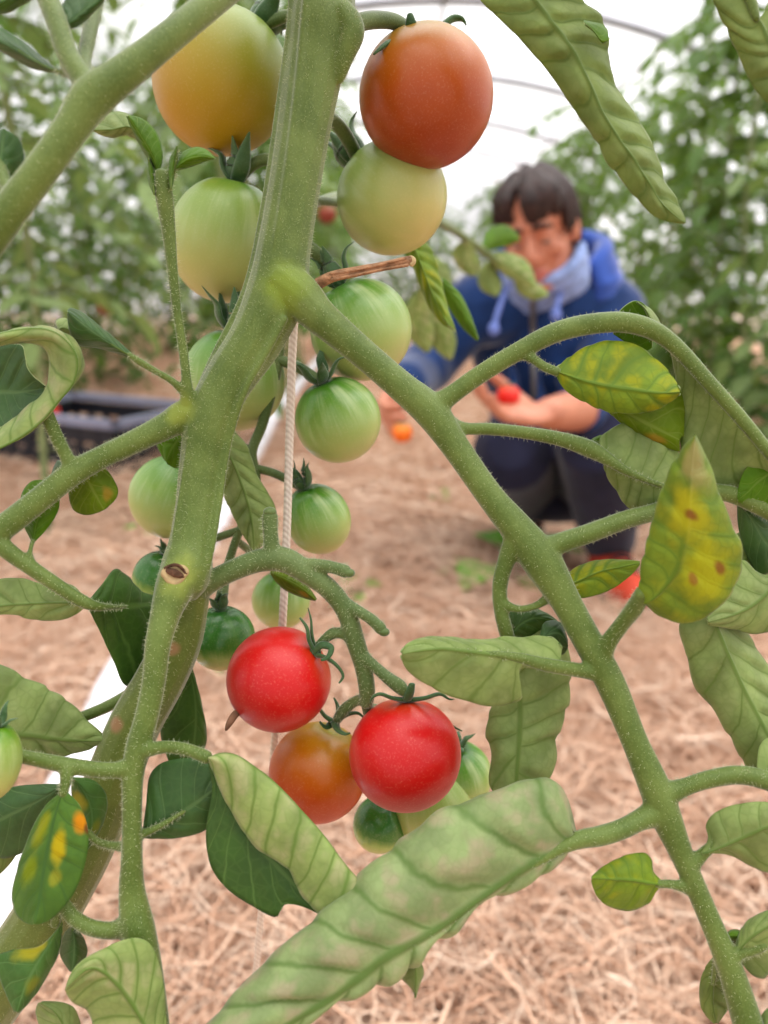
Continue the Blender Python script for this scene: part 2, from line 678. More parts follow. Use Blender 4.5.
def foliage_mesh(name, seed, z0, z1, n, reach, lsize, axis):
    r = random.Random(seed)
    V, F, T = [], [], []
    for i in range(n):
        z = z0 + (z1 - z0) * ((i + r.random()) / n) ** (1.0 if z0 > 0.3 else 1.25)
        az = i * 2.4 + r.uniform(-0.5, 0.5)
        R = reach * r.uniform(0.6, 1.1)
        d = np.array([math.cos(az), math.sin(az), r.uniform(0.05, 0.5)])
        d = norm(d)
        p0 = axis(z)
        side = norm(np.cross(d, [0, 0, 1]))
        pts = []
        for q in range(7):
            t = q / 6
            pts.append(p0 + d * R * t - np.array([0, 0, 1]) * R * 0.62 * t * t)
        mb = MB().tube(pts, [0.004, 0.0035, 0.003, 0.003, 0.0025, 0.002, 0.0015], 4, 1, cap=False)
        v, f = mb.data()
        b = len(V)
        V += v.tolist()
        F += [tuple(x + b for x in q) for q in f if len(q) == 4]
        for q in range(1, 7):
            for sgn in ((-1, 1) if q < 6 else (0,)):
                sz = lsize * r.uniform(0.6, 1.15) * (0.7 if q % 2 else 1.1)
                dd = side * sgn * 1.0 + norm(pts[q] - pts[q - 1]) * (0.6 if sgn else 1.0) + np.array([r.uniform(-.25, .25), r.uniform(-.25, .25), r.uniform(-.45, .15)])
                up = norm(np.array([r.uniform(-.4, .4), r.uniform(-.4, .4), 1]))
                v, f = leaflet_strip(pts[q], dd, up, sz * 1.7, sz, r.uniform(-0.1, 0.28), r.uniform(0.0, 0.5))
                b = len(V)
                V += [list(x) for x in v]
                F += [tuple(x + b for x in q4) for q4 in f]
    me = fast_mesh(name, np.array(V), np.array(F))
    uv = me.uv_layers.new(name='vein')
    pol = r.random()
    arr = np.full((len(F) * 4, 2), 0.5, np.float32)
    arr[:, 0] = 0.37
    uv.data.foreach_set('uv', arr.ravel())
    return me


def wobble(seed):
    r = random.Random(seed)
    a, b, c = r.uniform(-.05, .05), r.uniform(-.05, .05), r.uniform(0, 6)
    return lambda z: np.array([a * math.sin(2.3 * z + c) * min(1, z * 2), b * math.sin(2.9 * z + c * 2) * min(1, z * 2), z])


PROTO = []
for s, (z0, z1, n, reach, ls) in enumerate([(0.5, 2.15, 38, 0.37, 0.054), (0.42, 2.1, 40, 0.36, 0.052), (0.6, 2.2, 36, 0.38, 0.055), (0.10, 1.65, 46, 0.36, 0.054), (0.08, 1.8, 50, 0.38, 0.053), (0.10, 1.3, 42, 0.34, 0.052)]):
    ax = wobble(s)
    fm = foliage_mesh('foliage', 20 + s, z0, z1, n, reach, ls, ax)
    fm.materials.append(BGLEAF[s % 3])
    sm = MB().tube([ax(z) for z in np.linspace(0, z1 + 0.05, 9)], [0.010] * 7 + [0.007, 0.004], 7, 2)
    v, f = sm.data()
    st = bpy.data.meshes.new('stem')
    st.from_pydata(v.tolist(), [], f)
    st.polygons.foreach_set('use_smooth', [True] * len(f))
    st.materials.append(BGSTEM)
    PROTO.append((fm, st))


def row_plant(x, y, kind, rz, s, label, group):
    fm, st = PROTO[kind]
    t = thing('tomato_plant', label, 'plant', (x, y, float(gz(np.array(x), np.array(y))) - 0.02), group)
    t.rotation_euler = (0, 0, rz)
    t.scale = (s, s, s)
    for nm, me in (('stem', st), ('foliage', fm)):
        o = bpy.data.objects.new(nm, me)
        COL.objects.link(o)
        o.parent = t
    return t


rr = random.Random(5)
# the row just left of the walkway (plants stripped of their lower leaves)
for i in range(12):
    row_plant(-0.52 + rr.uniform(-.07, .07), 2.5 + i * 0.55 + rr.uniform(-.1, .1), rr.choice([0, 1, 2]), rr.uniform(0, 6.28), rr.uniform(0.9, 1.08),
              'tall tomato plant with bare lower stem in the blurred row behind the green tomatoes', 'plants of the row behind the green tomatoes')
for i in range(14):
    row_plant(-1.75 + rr.uniform(-.1, .1), 2.6 + i * 0.5 + rr.uniform(-.1, .1), rr.choice([0, 1, 2, 4]), rr.uniform(0, 6.28), rr.uniform(0.95, 1.12),
              'tall leafy tomato plant in the blurred far row beyond the black crate', 'plants of the far row beyond the crate')
# the row on the right, leafy to the ground
for i in range(18):
    row_plant(1.28 + rr.uniform(-.08, .1), 1.95 + i * 0.42 + rr.uniform(-.1, .1), rr.choice([3, 4, 3, 5]), rr.uniform(0, 6.28), rr.uniform(0.92, 1.08),
              'bushy tomato plant, leafy to the ground, in the blurred row right of the person', 'plants of the row right of the person')
for i in range(7):
    row_plant(2.35 + rr.uniform(-.08, .1), 3.0 + i * 0.75 + rr.uniform(-.1, .1), rr.choice([3, 4]), rr.uniform(0, 6.28), rr.uniform(0.95, 1.1),
              'bushy tomato plant of the outermost row along the film wall', 'plants of the outermost row')
for i in range(10):
    row_plant(-2.6 + rr.uniform(-.08, .1), 3.6 + i * 0.6 + rr.uniform(-.1, .1), rr.choice([3, 4]), rr.uniform(0, 6.28), rr.uniform(0.8, 0.9),
              'bushy tomato plant along the left film wall, blurred behind the other rows', 'plants along the left film wall')
row_plant(-0.86, 1.95, 2, 0.7, 1.0, 'tall tomato plant nearest the left edge, its leaves blurred above the looped leaf', None)
for i in range(14):
    row_plant(-0.75 + i * 0.2 + rr.uniform(-.1, .1), 9.8 + rr.uniform(-.6, .6), rr.choice([3, 5, 4]), rr.uniform(0, 6.28), rr.uniform(0.9, 1.0),
              'small blurred tomato plant closing the far end of the walkway', 'plants at the far end of the walkway')

# ------------------------------------------------------------------ white pipe, crate, weeds
m = MB()
xs = [(-0.355, -0.4), (-0.36, 0.75), (-0.40, 1.15), (-0.42, 1.9), (-0.46, 2.8), (-0.49, 3.6), (-0.52, 6.5)]
m.tube([(x, y, float(gz(np.array(x), np.array(y))) + 0.042) for x, y in xs], 0.028, 16, 8)
WHITE = plain('white_plastic', (238, 236, 244), 0.35, 0.5, 0.03, 20)
p = build('irrigation_pipe', m, WHITE)
tag(p, 'thick white plastic pipe lying along the straw behind the stem', 'pipe')

CR = plain('black_plastic', (34, 36, 46), 0.5, 0.4, 0.1, 30)
CRIM = plain('grey_plastic', (142, 146, 172), 0.45, 0.45, 0.08, 30)
cx, cy = -1.08, 2.95
cz = float(gz(np.array(cx), np.array(cy)))
crate = thing('harvest_crate', 'black plastic harvest crate with grey rim on the straw at left', 'crate', (cx, cy, cz))
crate.rotation_euler = (0, 0, math.radians(-28))
m = MB()
w, d, h = 0.34, 0.22, 0.17
m.box((0, 0, 0.008), (w, d, 0.008))
for sx, sy, lx, ly in ((0, -1, w, 0.006), (0, 1, w, 0.006), (-1, 0, 0.006, d), (1, 0, 0.006, d)):
    for z0, z1 in ((0.0, 0.05), (0.066, 0.085), (0.101, h - 0.02)):
        m.box((sx * w, sy * d, (z0 + z1) / 2), (lx, ly, (z1 - z0) / 2))
    for q in np.linspace(-1, 1, 9):
        m.box((sx * w + (q * w if sx == 0 else 0), sy * d + (q * d if sy == 0 else 0), h / 2 - 0.01), (0.009, 0.009, h / 2 - 0.012))
build('basket', m, CR, crate, smooth=False)
m = MB()
for sy in (-1, 1):
    m.box((0, sy * d, h), (w + 0.018, 0.018, 0.013))
for sx in (-1, 1):
    m.box((sx * w, 0, h), (0.018, d + 0.018, 0.013))
build('rim', m, CRIM, crate, smooth=False)
for sx in (-1, 1):
    m = MB().box((sx * (w + 0.02), 0, h - 0.03), (0.012, 0.07, 0.014))
    build('handle', m, CRIM, crate, smooth=False)

WEED = leaf_mat('weed_leaf', (132, 190, 84), (160, 205, 112), trans=0.3, net=0.1)


def weed(x, y, n, size, seed, label):
    r = random.Random(seed)
    z = float(gz(np.array(x), np.array(y)))
    t = thing('weed', label, 'weed', (x, y, z))
    for i in range(n):
        az = i * 2 * math.pi / n + r.uniform(-.4, .4)
        el = r.uniform(0.5, 1.2)
        dd = np.array([math.cos(az) * math.cos(el), math.sin(az) * math.cos(el), math.sin(el)])
        L = size * r.uniform(0.7, 1.1)
        top = dd * L * 0.8
        mb = MB().tube([np.zeros(3) - [0, 0, 0.01], dd * L * 0.5, top], [0.003, 0.0025, 0.002], 6, 2)
        build('stalk', mb, BGSTEM, t)
        vv, ff = leaflet_strip(top, np.array([dd[0], dd[1], 0.15]), np.array([0, 0, 1.0]), L, L * 0.85, 0.12, 0.35)
        me = fast_mesh('leaf', np.array(vv), np.array(ff))
        uv = me.uv_layers.new(name='vein')
        o = link('leaf', me, WEED, t)
        s = o.modifiers.new('subdivision', 'SUBSURF')
        s.levels = s.render_levels = 2
        sd = o.modifiers.new('thickness', 'SOLIDIFY')
        sd.thickness = 0.0008


def gxy(px, py):
    d = ground_depth(py)
    w = P(px, py, d)
    return float(w[0]), float(w[1])


x, y = gxy(508, 592)
weed(x, y, 8, 0.115, 1, 'bright green broad-leaved weed in the straw in front of the person')
x, y = gxy(440, 500)
weed(x, y, 5, 0.04, 2, 'tiny green weed in the straw left of the dark trousers')
x, y = gxy(512, 905)
weed(x, y, 4, 0.022, 3, 'tiny green seedling in the straw below the big rolled leaf')
x, y = gxy(140, 540)
weed(x, y, 6, 0.05, 4, 'low green weed in the straw left of the white pipe')
x, y = gxy(355, 625)
weed(x, y, 5, 0.04, 5, 'thin green weed behind the left red tomato truss')
x, y = gxy(210, 690)
weed(x, y, 5, 0.045, 6, 'green weed in the straw beside the white pipe, behind the stem')
# ------------------------------------------------------------------ the person crouching on the straw
SKIN = NT('skin')
_co = SKIN.objco()
_c = SKIN.mix(SKIN.smooth(SKIN.noise(_co, 22, 3), 0.3, 0.7), lin((178, 112, 84)), lin((196, 130, 102)))
_b = SKIN.n('ShaderNodeBsdfPrincipled')
SKIN.l(_c, _b.inputs['Base Color'])
_b.inputs['Roughness'].default_value = 0.5
_b.inputs['Subsurface Weight'].default_value = 0.1
_b.inputs['Subsurface Radius'].default_value = (1, 0.4, 0.2)
_b.inputs['Subsurface Scale'].default_value = 0.006
SKIN = SKIN.done(_b.outputs[0])
HAIR = plain('dark_brown_hair', (44, 28, 25), 0.55, 0.3, 0.3, 90)
HOODIE = plain('blue_fleece', (24, 50, 96), 0.85, 0.15, 0.14, 25, sheen=0.5, bump=0.2)
HOODLINE = plain('hood_blue', (50, 80, 158), 0.85, 0.15, 0.12, 25, sheen=0.5)
TROUSER = plain('navy_cotton', (32, 34, 54), 0.85, 0.15, 0.14, 18, sheen=0.2, bump=0.2)
GAITER = plain('pale_blue_scarf_cloth', (134, 156, 204), 0.85, 0.15, 0.2, 55, sheen=0.3)
CORDM = plain('light_blue_cord', (104, 122, 186), 0.8, 0.2, 0.1, 60)
LIP = plain('lip', (178, 104, 92), 0.45, 0.4, 0.05, 60)
BROW = plain('brow', (60, 42, 36), 0.7, 0.2, 0.1, 90)
EYE = plain('eye_white', (150, 128, 116), 0.2, 0.5, 0.03, 60)
IRIS = plain('iris', (62, 42, 30), 0.2, 0.5, 0.1, 200)
SHOE = plain('coral_shoe_fabric', (190, 62, 36), 0.6, 0.3, 0.12, 45)
SHOE2 = plain('black_shoe_fabric', (40, 38, 44), 0.7, 0.3, 0.12, 45)
SOLE = plain('black_rubber', (30, 28, 32), 0.6, 0.3, 0.1, 40)
ZIP = plain('zip_metal', (112, 108, 104), 0.4, 0.5, 0.1, 90, metallic=0.5)

foot_r = P(614, 600, 1.66)
foot_r[2] = float(gz(foot_r[0], foot_r[1])) + 0.02
person = thing('person', 'dark-haired person in blue hoodie crouching on straw, looking down at their hands', 'person', tuple(foot_r))
ORG = np.array(foot_r)

H = P(538, 228, 1.47)
Fd = norm(-FWD * 0.80 - UPV * 0.70 - RGT * 0.36)
Sd = norm(np.cross(UPV * 1.0 - RGT * 0.05, Fd))
HS = 0.86
Ud = norm(np.cross(Fd, Sd))


def hp(s, f, u):
    return H + (Sd * s + Fd * f + Ud * u) * HS


def hax(s, f, u):
    return [Sd * s * HS, Fd * f * HS, Ud * u * HS]


sh_r, el_r, wr_r = P(612, 312, 1.64), P(598, 408, 1.52), P(548, 414, 1.31)
sh_l, el_l, wr_l = P(468, 312, 1.62), P(430, 364, 1.62), P(398, 390, 1.45)
pelvis = P(556, 474, 1.93)
hip_r, hip_l = pelvis + np.array([0.085, 0, 0.0]), pelvis + np.array([-0.085, 0, 0])
kn_r, kn_l = P(600, 440, 1.46), P(512, 452, 1.54)
an_r = foot_r + np.array([0.0, 0.07, 0.09])
foot_l = P(528, 556, 1.93)
foot_l[2] = float(gz(foot_l[0], foot_l[1]))
an_l = foot_l + np.array([0.0, 0.09, 0.12])
chest = P(546, 352, 1.72)
neckb = P(546, 296, 1.62)


def hand(mb, wrist, d, nrm, thumb, s=1.0, curl=0.5):
    d = norm(d)
    nrm = norm(nrm - d * np.dot(nrm, d))
    w = norm(np.cross(d, nrm)) * thumb
    pc = wrist + d * 0.048 * s
    mb.ellipsoid(pc, [w * 0.042 * s, nrm * 0.017 * s, d * 0.055 * s], 16, 10)
    for q, (off, L) in enumerate(((0.030, 0.072), (0.010, 0.080), (-0.011, 0.074), (-0.031, 0.058))):
        p = pc + d * 0.036 * s + w * off * s
        pts, a = [p], 0.25
        for k2, part in enumerate((0.45, 0.32, 0.23)):
            a += curl * (0.6, 0.9, 0.7)[k2]
            p = p + (d * math.cos(a) + nrm * math.sin(a)) * L * part * s + w * off * 0.06
            pts.append(p)
        mb.tube(pts, [0.0098 * s, 0.009 * s, 0.0082 * s, 0.0062 * s], 8, 4)
    p = pc - d * 0.022 * s + w * 0.030 * s
    p1 = p + (d * 0.55 + w * 0.7 + nrm * 0.35) * 0.038 * s
    p2 = p1 + (d * 0.85 + w * 0.15 + nrm * 0.55) * 0.032 * s
    p3 = p2 + (d * 0.9 - w * 0.1 + nrm * 0.5) * 0.024 * s
    mb.tube([p, p1, p2, p3], [0.014 * s, 0.0115 * s, 0.010 * s, 0.0075 * s], 8, 4)
    return pc


m = MB()
m.ellipsoid(hp(0, -0.008, 0.035), hax(0.073, 0.092, 0.082))
m.ellipsoid(hp(0, 0.020, -0.035), hax(0.062, 0.066, 0.082))
m.ellipsoid(hp(0, 0.058, -0.098), hax(0.030, 0.026, 0.022))
m.ellipsoid(hp(0, 0.072, 0.030), hax(0.050, 0.018, 0.016))
m.ellipsoid(hp(0.040, 0.058, -0.028), hax(0.022, 0.022, 0.022))
m.ellipsoid(hp(-0.040, 0.058, -0.028), hax(0.022, 0.022, 0.022))
m.tube([hp(0, 0.078, 0.022), hp(0, 0.092, 0.0), hp(0, 0.106, -0.026), hp(0, 0.092, -0.036)], [0.007, 0.009, 0.013, 0.010], 10, 4)
for sg in (-1, 1):
    m.ellipsoid(hp(0.010 * sg, 0.092, -0.034), hax(0.009, 0.010, 0.008), 10, 6)
    m.ellipsoid(hp(0.030 * sg, 0.070, 0.006), hax(0.017, 0.014, 0.011), 12, 8)
    m.ellipsoid(hp(0.074 * sg, -0.008, -0.012), [Sd * 0.010 + Fd * 0.004 * -sg, Fd * 0.019, Ud * 0.031], 12, 8)
m.ellipsoid(hp(0, 0.078, -0.066), hax(0.026, 0.014, 0.016))
m.tube([hp(0, -0.02, -0.05), (hp(0, -0.02, -0.05) + neckb) / 2, neckb], [0.056, 0.055, 0.066], 16, 4)
m.tube([neckb, chest, (chest + pelvis) / 2, pelvis], [0.075, 0.105, 0.105, 0.115], 18, 6)
for sh, el, wr in ((sh_r, el_r, wr_r), (sh_l, el_l, wr_l)):
    m.tube([neckb, sh], [0.07, 0.06], 12, 5)
    m.tube([sh, sh * 0.4 + el * 0.6, el], [0.056, 0.046, 0.040], 14, 6)
    m.tube([el, el * 0.6 + wr * 0.4, wr], [0.041, 0.039, 0.027], 14, 6)
for hi, kn, an, ft in ((hip_r, kn_r, an_r, foot_r), (hip_l, kn_l, an_l, foot_l)):
    m.tube([pelvis, hi], [0.10, 0.09], 14, 4)
    m.tube([hi, hi * 0.5 + kn * 0.5, kn], [0.088, 0.075, 0.055], 14, 6)
    m.tube([kn, kn * 0.6 + an * 0.4, an], [0.054, 0.052, 0.036], 14, 6)
    m.tube([an, an + np.array([0, -0.06, -0.05]), ft + np.array([0, -0.10, 0.035])], [0.036, 0.036, 0.028], 12, 4)
palm_r = hand(m, wr_r, -RGT * 0.92 - FWD * 0.28 + UPV * 0.02, UPV * 0.85 - FWD * 0.5, 1, 1.0, 0.42)
palm_l = hand(m, wr_l, -UPV * 0.62 - FWD * 0.6 - RGT * 0.30, RGT * 0.8 - FWD * 0.3, -1, 0.85, 0.75)
V, F = remesh(m, 0.0042, 4)
bm2 = MB().add(V, F)
body = build('body', bm2, SKIN, person, ORG)


def part(name, mb, mat, origin=ORG, parent=None, vox=None, sm=4, smooth=True):
    if vox:
        v, f = remesh(mb, vox, sm)
        mb = MB().add(v, f)
    return build(name, mb, mat, parent or person, origin, smooth=smooth)


# face details
for sg in (-1, 1):
    m = MB()
    m.ellipsoid(hp(0.030 * sg, 0.0790, -0.0040), hax(0.011, 0.0062, 0.0030), 12, 8)
    part('eye', m, EYE)
    m = MB().ellipsoid(hp(0.030 * sg, 0.0838, -0.0050), hax(0.0055, 0.0022, 0.0026), 10, 6)
    part('iris', m, IRIS)
    m = MB().tube([hp(0.013 * sg, 0.092, 0.030), hp(0.030 * sg, 0.089, 0.032), hp(0.048 * sg, 0.074, 0.023)], [0.0042, 0.0050, 0.003], 8, 4)
    part('eyebrow', m, BROW)
m = MB().tube([hp(-0.023, 0.083, -0.066), hp(-0.008, 0.092, -0.061), hp(0.0, 0.093, -0.062), hp(0.008, 0.092, -0.061), hp(0.023, 0.083, -0.066)], [0.003, 0.0055, 0.005, 0.0055, 0.003], 8, 4)
m.tube([hp(-0.02, 0.083, -0.070), hp(0, 0.093, -0.073), hp(0.02, 0.083, -0.070)], [0.003, 0.0065, 0.003], 8, 4)
part('lips', m, LIP)

# short thick hair with a fringe
m = MB()
m.ellipsoid(hp(0, -0.016, 0.042), hax(0.077, 0.093, 0.080))
m.ellipsoid(hp(0, -0.055, 0.01), hax(0.070, 0.056, 0.076))
hr = random.Random(3)
for i in range(90):
    az = hr.uniform(-math.pi, math.pi)
    front = math.cos(az)
    top = hr.uniform(0.3, 1.1)
    base = np.array([math.sin(az) * math.sin(top), math.cos(az) * math.sin(top), math.cos(top)])
    end_u = 0.046 if front > 0.55 else (-0.012 if front > -0.1 else -0.055)
    end_u += hr.uniform(-0.012, 0.010)
    rad = 1.0
    p0 = hp(0.074 * base[0], -0.016 + 0.090 * base[1], 0.044 + 0.080 * base[2])
    sx, fx = math.sin(az), math.cos(az)
    p1 = hp(0.079 * sx, -0.012 + 0.098 * fx, (0.10 + end_u) / 2 + 0.015)
    p2 = hp(0.076 * sx + hr.uniform(-.008, .008), -0.010 + 0.100 * fx, end_u)
    m.tube([p0, p1, p2], [0.008, 0.009, 0.0035], 7, 5)
part('hair', m, HAIR, vox=0.0042, sm=2)

# hoodie with sleeves pushed up to the elbows
m = MB()
m.tube([neckb - UPV * 0.01, chest, (chest + pelvis) / 2, pelvis + np.array([0, 0, 0.02])], [0.100, 0.138, 0.138, 0.145], 20, 8)
m.ellipsoid(chest + UPV * 0.02, [RGT * 0.165, UPV * 0.15, FWD * 0.12])
for sh, el, wr in ((sh_r, el_r, wr_r), (sh_l, el_l, wr_l)):
    m.tube([neckb * 0.8 + sh * 0.2, sh], [0.085, 0.074], 14, 5)
    m.ellipsoid(sh, [RGT * 0.068, UPV * 0.066, FWD * 0.07])
    m.tube([sh, sh * 0.5 + el * 0.5, el, el * (0.6 if sh is sh_r else 0.15) + wr * (0.4 if sh is sh_r else 0.85)], [0.070, 0.060, 0.054, 0.045], 14, 6)
    for q in (0.0, 0.12, 0.24):
        c0 = el * (1 - q) + wr * q
        m.tube([c0, c0 + (wr - el) * 0.05], [0.058 - q * 0.02, 0.058 - q * 0.02], 14, 3)
# folds on the front
for q in range(5):
    a0 = chest + RGT * (0.10 - 0.05 * q) - FWD * 0.125 - UPV * (0.04 + 0.02 * (q % 2))
    m.tube([a0, a0 - UPV * 0.07 + RGT * 0.01, a0 - UPV * 0.13 - RGT * 0.012], [0.008, 0.014, 0.008], 8, 4)
part('hoodie', m, HOODIE, vox=0.0065, sm=6)
# hood lying round the back of the neck
m = MB()
hc = neckb + UPV * 0.02 + RGT * 0.010
for kz in range(5):
    rim = []
    for t in np.linspace(-2.5, 2.5, 15):
        q = math.cos(t * 0.5)
        rad = 0.130 - 0.012 * abs(kz - 1.5)
        rim.append(hc + RGT * rad * 1.02 * math.sin(t) + FWD * (rad * 0.75 * math.cos(t) + 0.02 - 0.01 * kz) + UPV * (-0.045 + (0.014 + 0.027 * kz) * (0.35 + q) - 0.03 * (1 - q)))
    m.tube(rim, [0.012] + [0.019] * 13 + [0.012], 12, 4)
part('hood', m, HOODLINE, vox=0.006, sm=5)
# scarf tube round the neck and chin
m = MB()
for kz, (rr0, th) in enumerate(((0.072, 0.017), (0.071, 0.017), (0.070, 0.015), (0.069, 0.013))):
    ring = []
    base = neckb * (0.70 - 0.19 * kz) + hp(0, 0.004, -0.06) * (0.30 + 0.19 * kz)
    for t in np.linspace(0, 2 * math.pi, 17):
        ring.append(base + Sd * rr0 * math.sin(t) + (Fd * 0.9 + np.array([0, 0, 0])) * (rr0 * 0.92 * math.cos(t)) - UPV * 0.012 * math.cos(t) + UPV * 0.004 * math.sin(3 * t + kz))
    m.tube(ring, th, 10, 3)
part('scarf', m, GAITER, vox=0.005, sm=4)
for x0, y0, x1, y1 in ((508, 286, 494, 326), (562, 290, 556, 312)):
    m = MB()
    m.tube([P(x0, y0, 1.50), P((x0 + x1) / 2 - 1, (y0 + y1) / 2, 1.475), P(x1, y1, 1.468)], [0.0052, 0.0052, 0.0055], 8, 5)
    m.ellipsoid(P(x1, y1 + 3, 1.465), [RGT * 0.0105, FWD * 0.0105, UPV * 0.013])
    part('drawstring', m, CORDM)
m = MB()
m.tube([P(533, 300, 1.495), P(533, 330, 1.565), P(534, 380, 1.575), P(536, 420, 1.62)], [0.006] * 4, 6, 5)
part('zip', m, ZIP)

# trousers
m = MB()
m.ellipsoid(pelvis, [RGT * 0.185, FWD * 0.15, UPV * 0.12])
for hi, kn, an in ((hip_r, kn_r, an_r), (hip_l, kn_l, an_l)):
    m.tube([hi, hi * 0.5 + kn * 0.5, kn], [0.108, 0.096, 0.078], 16, 6)
    m.tube([kn, kn * 0.55 + an * 0.45, an + np.array([0, 0, 0.005])], [0.078, 0.072, 0.056], 16, 6)
    for q in (0.25, 0.5, 0.75):
        c0 = kn * (1 - q) + an * q
        m.tube([c0 - RGT * 0.05 - FWD * 0.05, c0 - FWD * 0.075 - UPV * 0.01, c0 + RGT * 0.055 - FWD * 0.045], [0.008, 0.012, 0.008], 8, 4)
part('trousers', m, TROUSER, vox=0.0065, sm=5)

for ft, an, up in ((foot_r, an_r, SHOE), (foot_l, an_l, SHOE2)):
    m = MB()
    m.ellipsoid(ft + np.array([0, -0.075, 0.045]), [[0.046, 0, 0], [0, 0.075, 0], [0, 0, 0.036]])
    m.ellipsoid(ft + np.array([0, 0.03, 0.052]), [[0.042, 0, 0], [0, 0.075, 0], [0, 0, 0.042]])
    m.tube([ft + np.array([0, 0.05, 0.06]), an + np.array([0, 0, 0.0])], [0.046, 0.046], 14, 5)
    part('shoe', m, up, vox=0.005, sm=4)
    m = MB()
    m.ellipsoid(ft + np.array([0, -0.075, 0.016]), [[0.050, 0, 0], [0, 0.082, 0], [0, 0, 0.018]])
    m.ellipsoid(ft + np.array([0, 0.035, 0.016]), [[0.044, 0, 0], [0, 0.082, 0], [0, 0, 0.018]])
    part('sole', m, SOLE, vox=0.005, sm=3)
    m = MB()
    for q in range(4):
        yy, zz = -0.075 + 0.024 * q, 0.079 + 0.006 * q
        m.tube([ft + np.array([-0.024, yy, zz - 0.006]), ft + np.array([0, yy, zz + 0.004]), ft + np.array([0.024, yy, zz - 0.006])], 0.004, 6, 3)
    part('laces', m, SOLE)
# ------------------------------------------------------------------ the near tomato plant
BASE = np.array([-0.33, 0.20, float(gz(np.array(-0.33), np.array(0.2))) - 0.01])
plant = thing('tomato_plant', 'large tomato plant close up, hairy forked green stem with rolled leaves and fruit', 'plant', tuple(BASE))


def L_(x, y, d):
    return tuple(P(x, y, d) - BASE)


SPOT_NODE = [(L_(176, 570, 0.222), 0.0105, (156, 168, 84)), (L_(288, 288, 0.240), 0.009, (122, 142, 52)), (L_(178, 408, 0.236), 0.006, (134, 148, 66))]
STEM = stem_mat('stem_skin', (78, 98, 36), (102, 120, 58), SPOT_NODE)
STEM_OLD = stem_mat('old_stem_skin', (82, 98, 36), (100, 114, 50), [(L_(118, 725, 0.247), 0.0035, (150, 112, 80)), (L_(173, 648, 0.243), 0.003, (152, 116, 84)), (L_(116, 870, 0.25), 0.0035, (120, 90, 60))])
STALK = STEM
STALK_G = STEM
STALK_D = STEM
TRUSS = stem_mat('truss_skin', (78, 98, 48), (100, 118, 68))
SEPAL = stem_mat('sepal_skin', (52, 84, 44), (72, 102, 60))
HAIRM = plain('plant_hair', (198, 204, 166), 0.6, 0.3, 0.05, 50)
DRYM = plain('dry_stub', (150, 112, 82), 0.8, 0.2, 0.3, 260, bump=0.4)
DRYD = plain('dry_core', (88, 62, 46), 0.85, 0.15, 0.3, 300, bump=0.4)
PALEC = plain('cut_tissue', (172, 150, 108), 0.7, 0.2, 0.12, 300)

UND_PALE = leaf_mat('leaf_underside_pale', (150, 168, 104), (98, 128, 58), blotch=(194, 190, 146), blotch_amt=0.55, vw=0.11, net=0.18)
UND_BLOT = leaf_mat('leaf_underside_blotched', (150, 168, 116), (94, 124, 62), blotch=(182, 168, 140), blotch_amt=0.7, vw=0.12, net=0.14)
RIM = plain('leaf_edge', (158, 174, 116), 0.6, 0.3, 0.05, 60)
UND = leaf_mat('leaf_underside', (138, 156, 96), (104, 128, 64), blotch=(164, 178, 120), blotch_amt=0.5, vw=0.08, net=0.22)
UND_SHADE = leaf_mat('leaf_underside_shaded', (122, 140, 78), (94, 116, 56), blotch=(140, 154, 94), blotch_amt=0.5, vw=0.08, net=0.2)  # darker copy of the underside, backlit shade put into its colour
UP = leaf_mat('leaf_upper', (62, 96, 36), (98, 130, 66), vw=0.07, net=0.2, spec=0.4, rough=0.5)
UP_D = leaf_mat('leaf_upper_dark', (60, 94, 44), (94, 124, 72), vw=0.07, net=0.15, spec=0.4, rough=0.5)
UP_M = leaf_mat('leaf_upper_fresh', (88, 126, 34), (120, 150, 64), vw=0.07, net=0.2, trans=0.3)
UND_Y = leaf_mat('leaf_underside_yellow', (122, 146, 56), (98, 126, 48), blotch=(172, 172, 54), blotch_amt=0.7, vw=0.10, net=0.35)
UP_YEL = leaf_mat('leaf_yellow_patched', (84, 118, 52), (70, 104, 52), vw=0.08, net=0.25,
                  spots=[(0.30, 0.42, 0.22, 0.16, (196, 176, 40)), (-0.45, 0.30, 0.35, 0.16, (150, 156, 48)), (0.85, 0.25, 0.28, 0.09, (226, 150, 40)), (0.98, 0.30, 0.10, 0.05, (110, 70, 40)),
                         (-0.5, 0.6, 0.3, 0.14, (128, 146, 44)), (0.35, 0.66, 0.2, 0.08, (150, 156, 64))])
UND_SPOT = leaf_mat('leaf_spotted', (116, 138, 54), (96, 122, 46), blotch=(158, 160, 60), blotch_amt=0.5, vw=0.10, net=0.35,
                    spots=[(-0.02, 0.58, 0.45, 0.17, (178, 176, 62)), (0.40, 0.36, 0.4, 0.16, (178, 180, 62)), (0.05, 0.58, 0.14, 0.035, (132, 84, 40)), (0.55, 0.415, 0.10, 0.03, (132, 84, 40)), (0.3, 0.29, 0.10, 0.03, (150, 110, 50)), (0.1, 0.85, 0.6, 0.14, (158, 152, 96))])
UP_YTIP = leaf_mat('leaf_yellow_edge', (78, 114, 56), (104, 138, 82), vw=0.08, net=0.2, spots=[(-0.6, 0.35, 0.5, 0.2, (178, 170, 60)), (0.3, 0.7, 0.4, 0.12, (130, 140, 60))])
UP_OLIVE = leaf_mat('leaf_olive', (104, 128, 34), (138, 156, 70), vw=0.08, net=0.25, trans=0.35, spots=[(0.5, 0.75, 0.3, 0.15, (168, 140, 60))])

# ---- stems, stalks and trusses: one skin grown over all axes, then cut into its parts
AX = []


def ax(group, *pts):
    AX.append((group, pts))


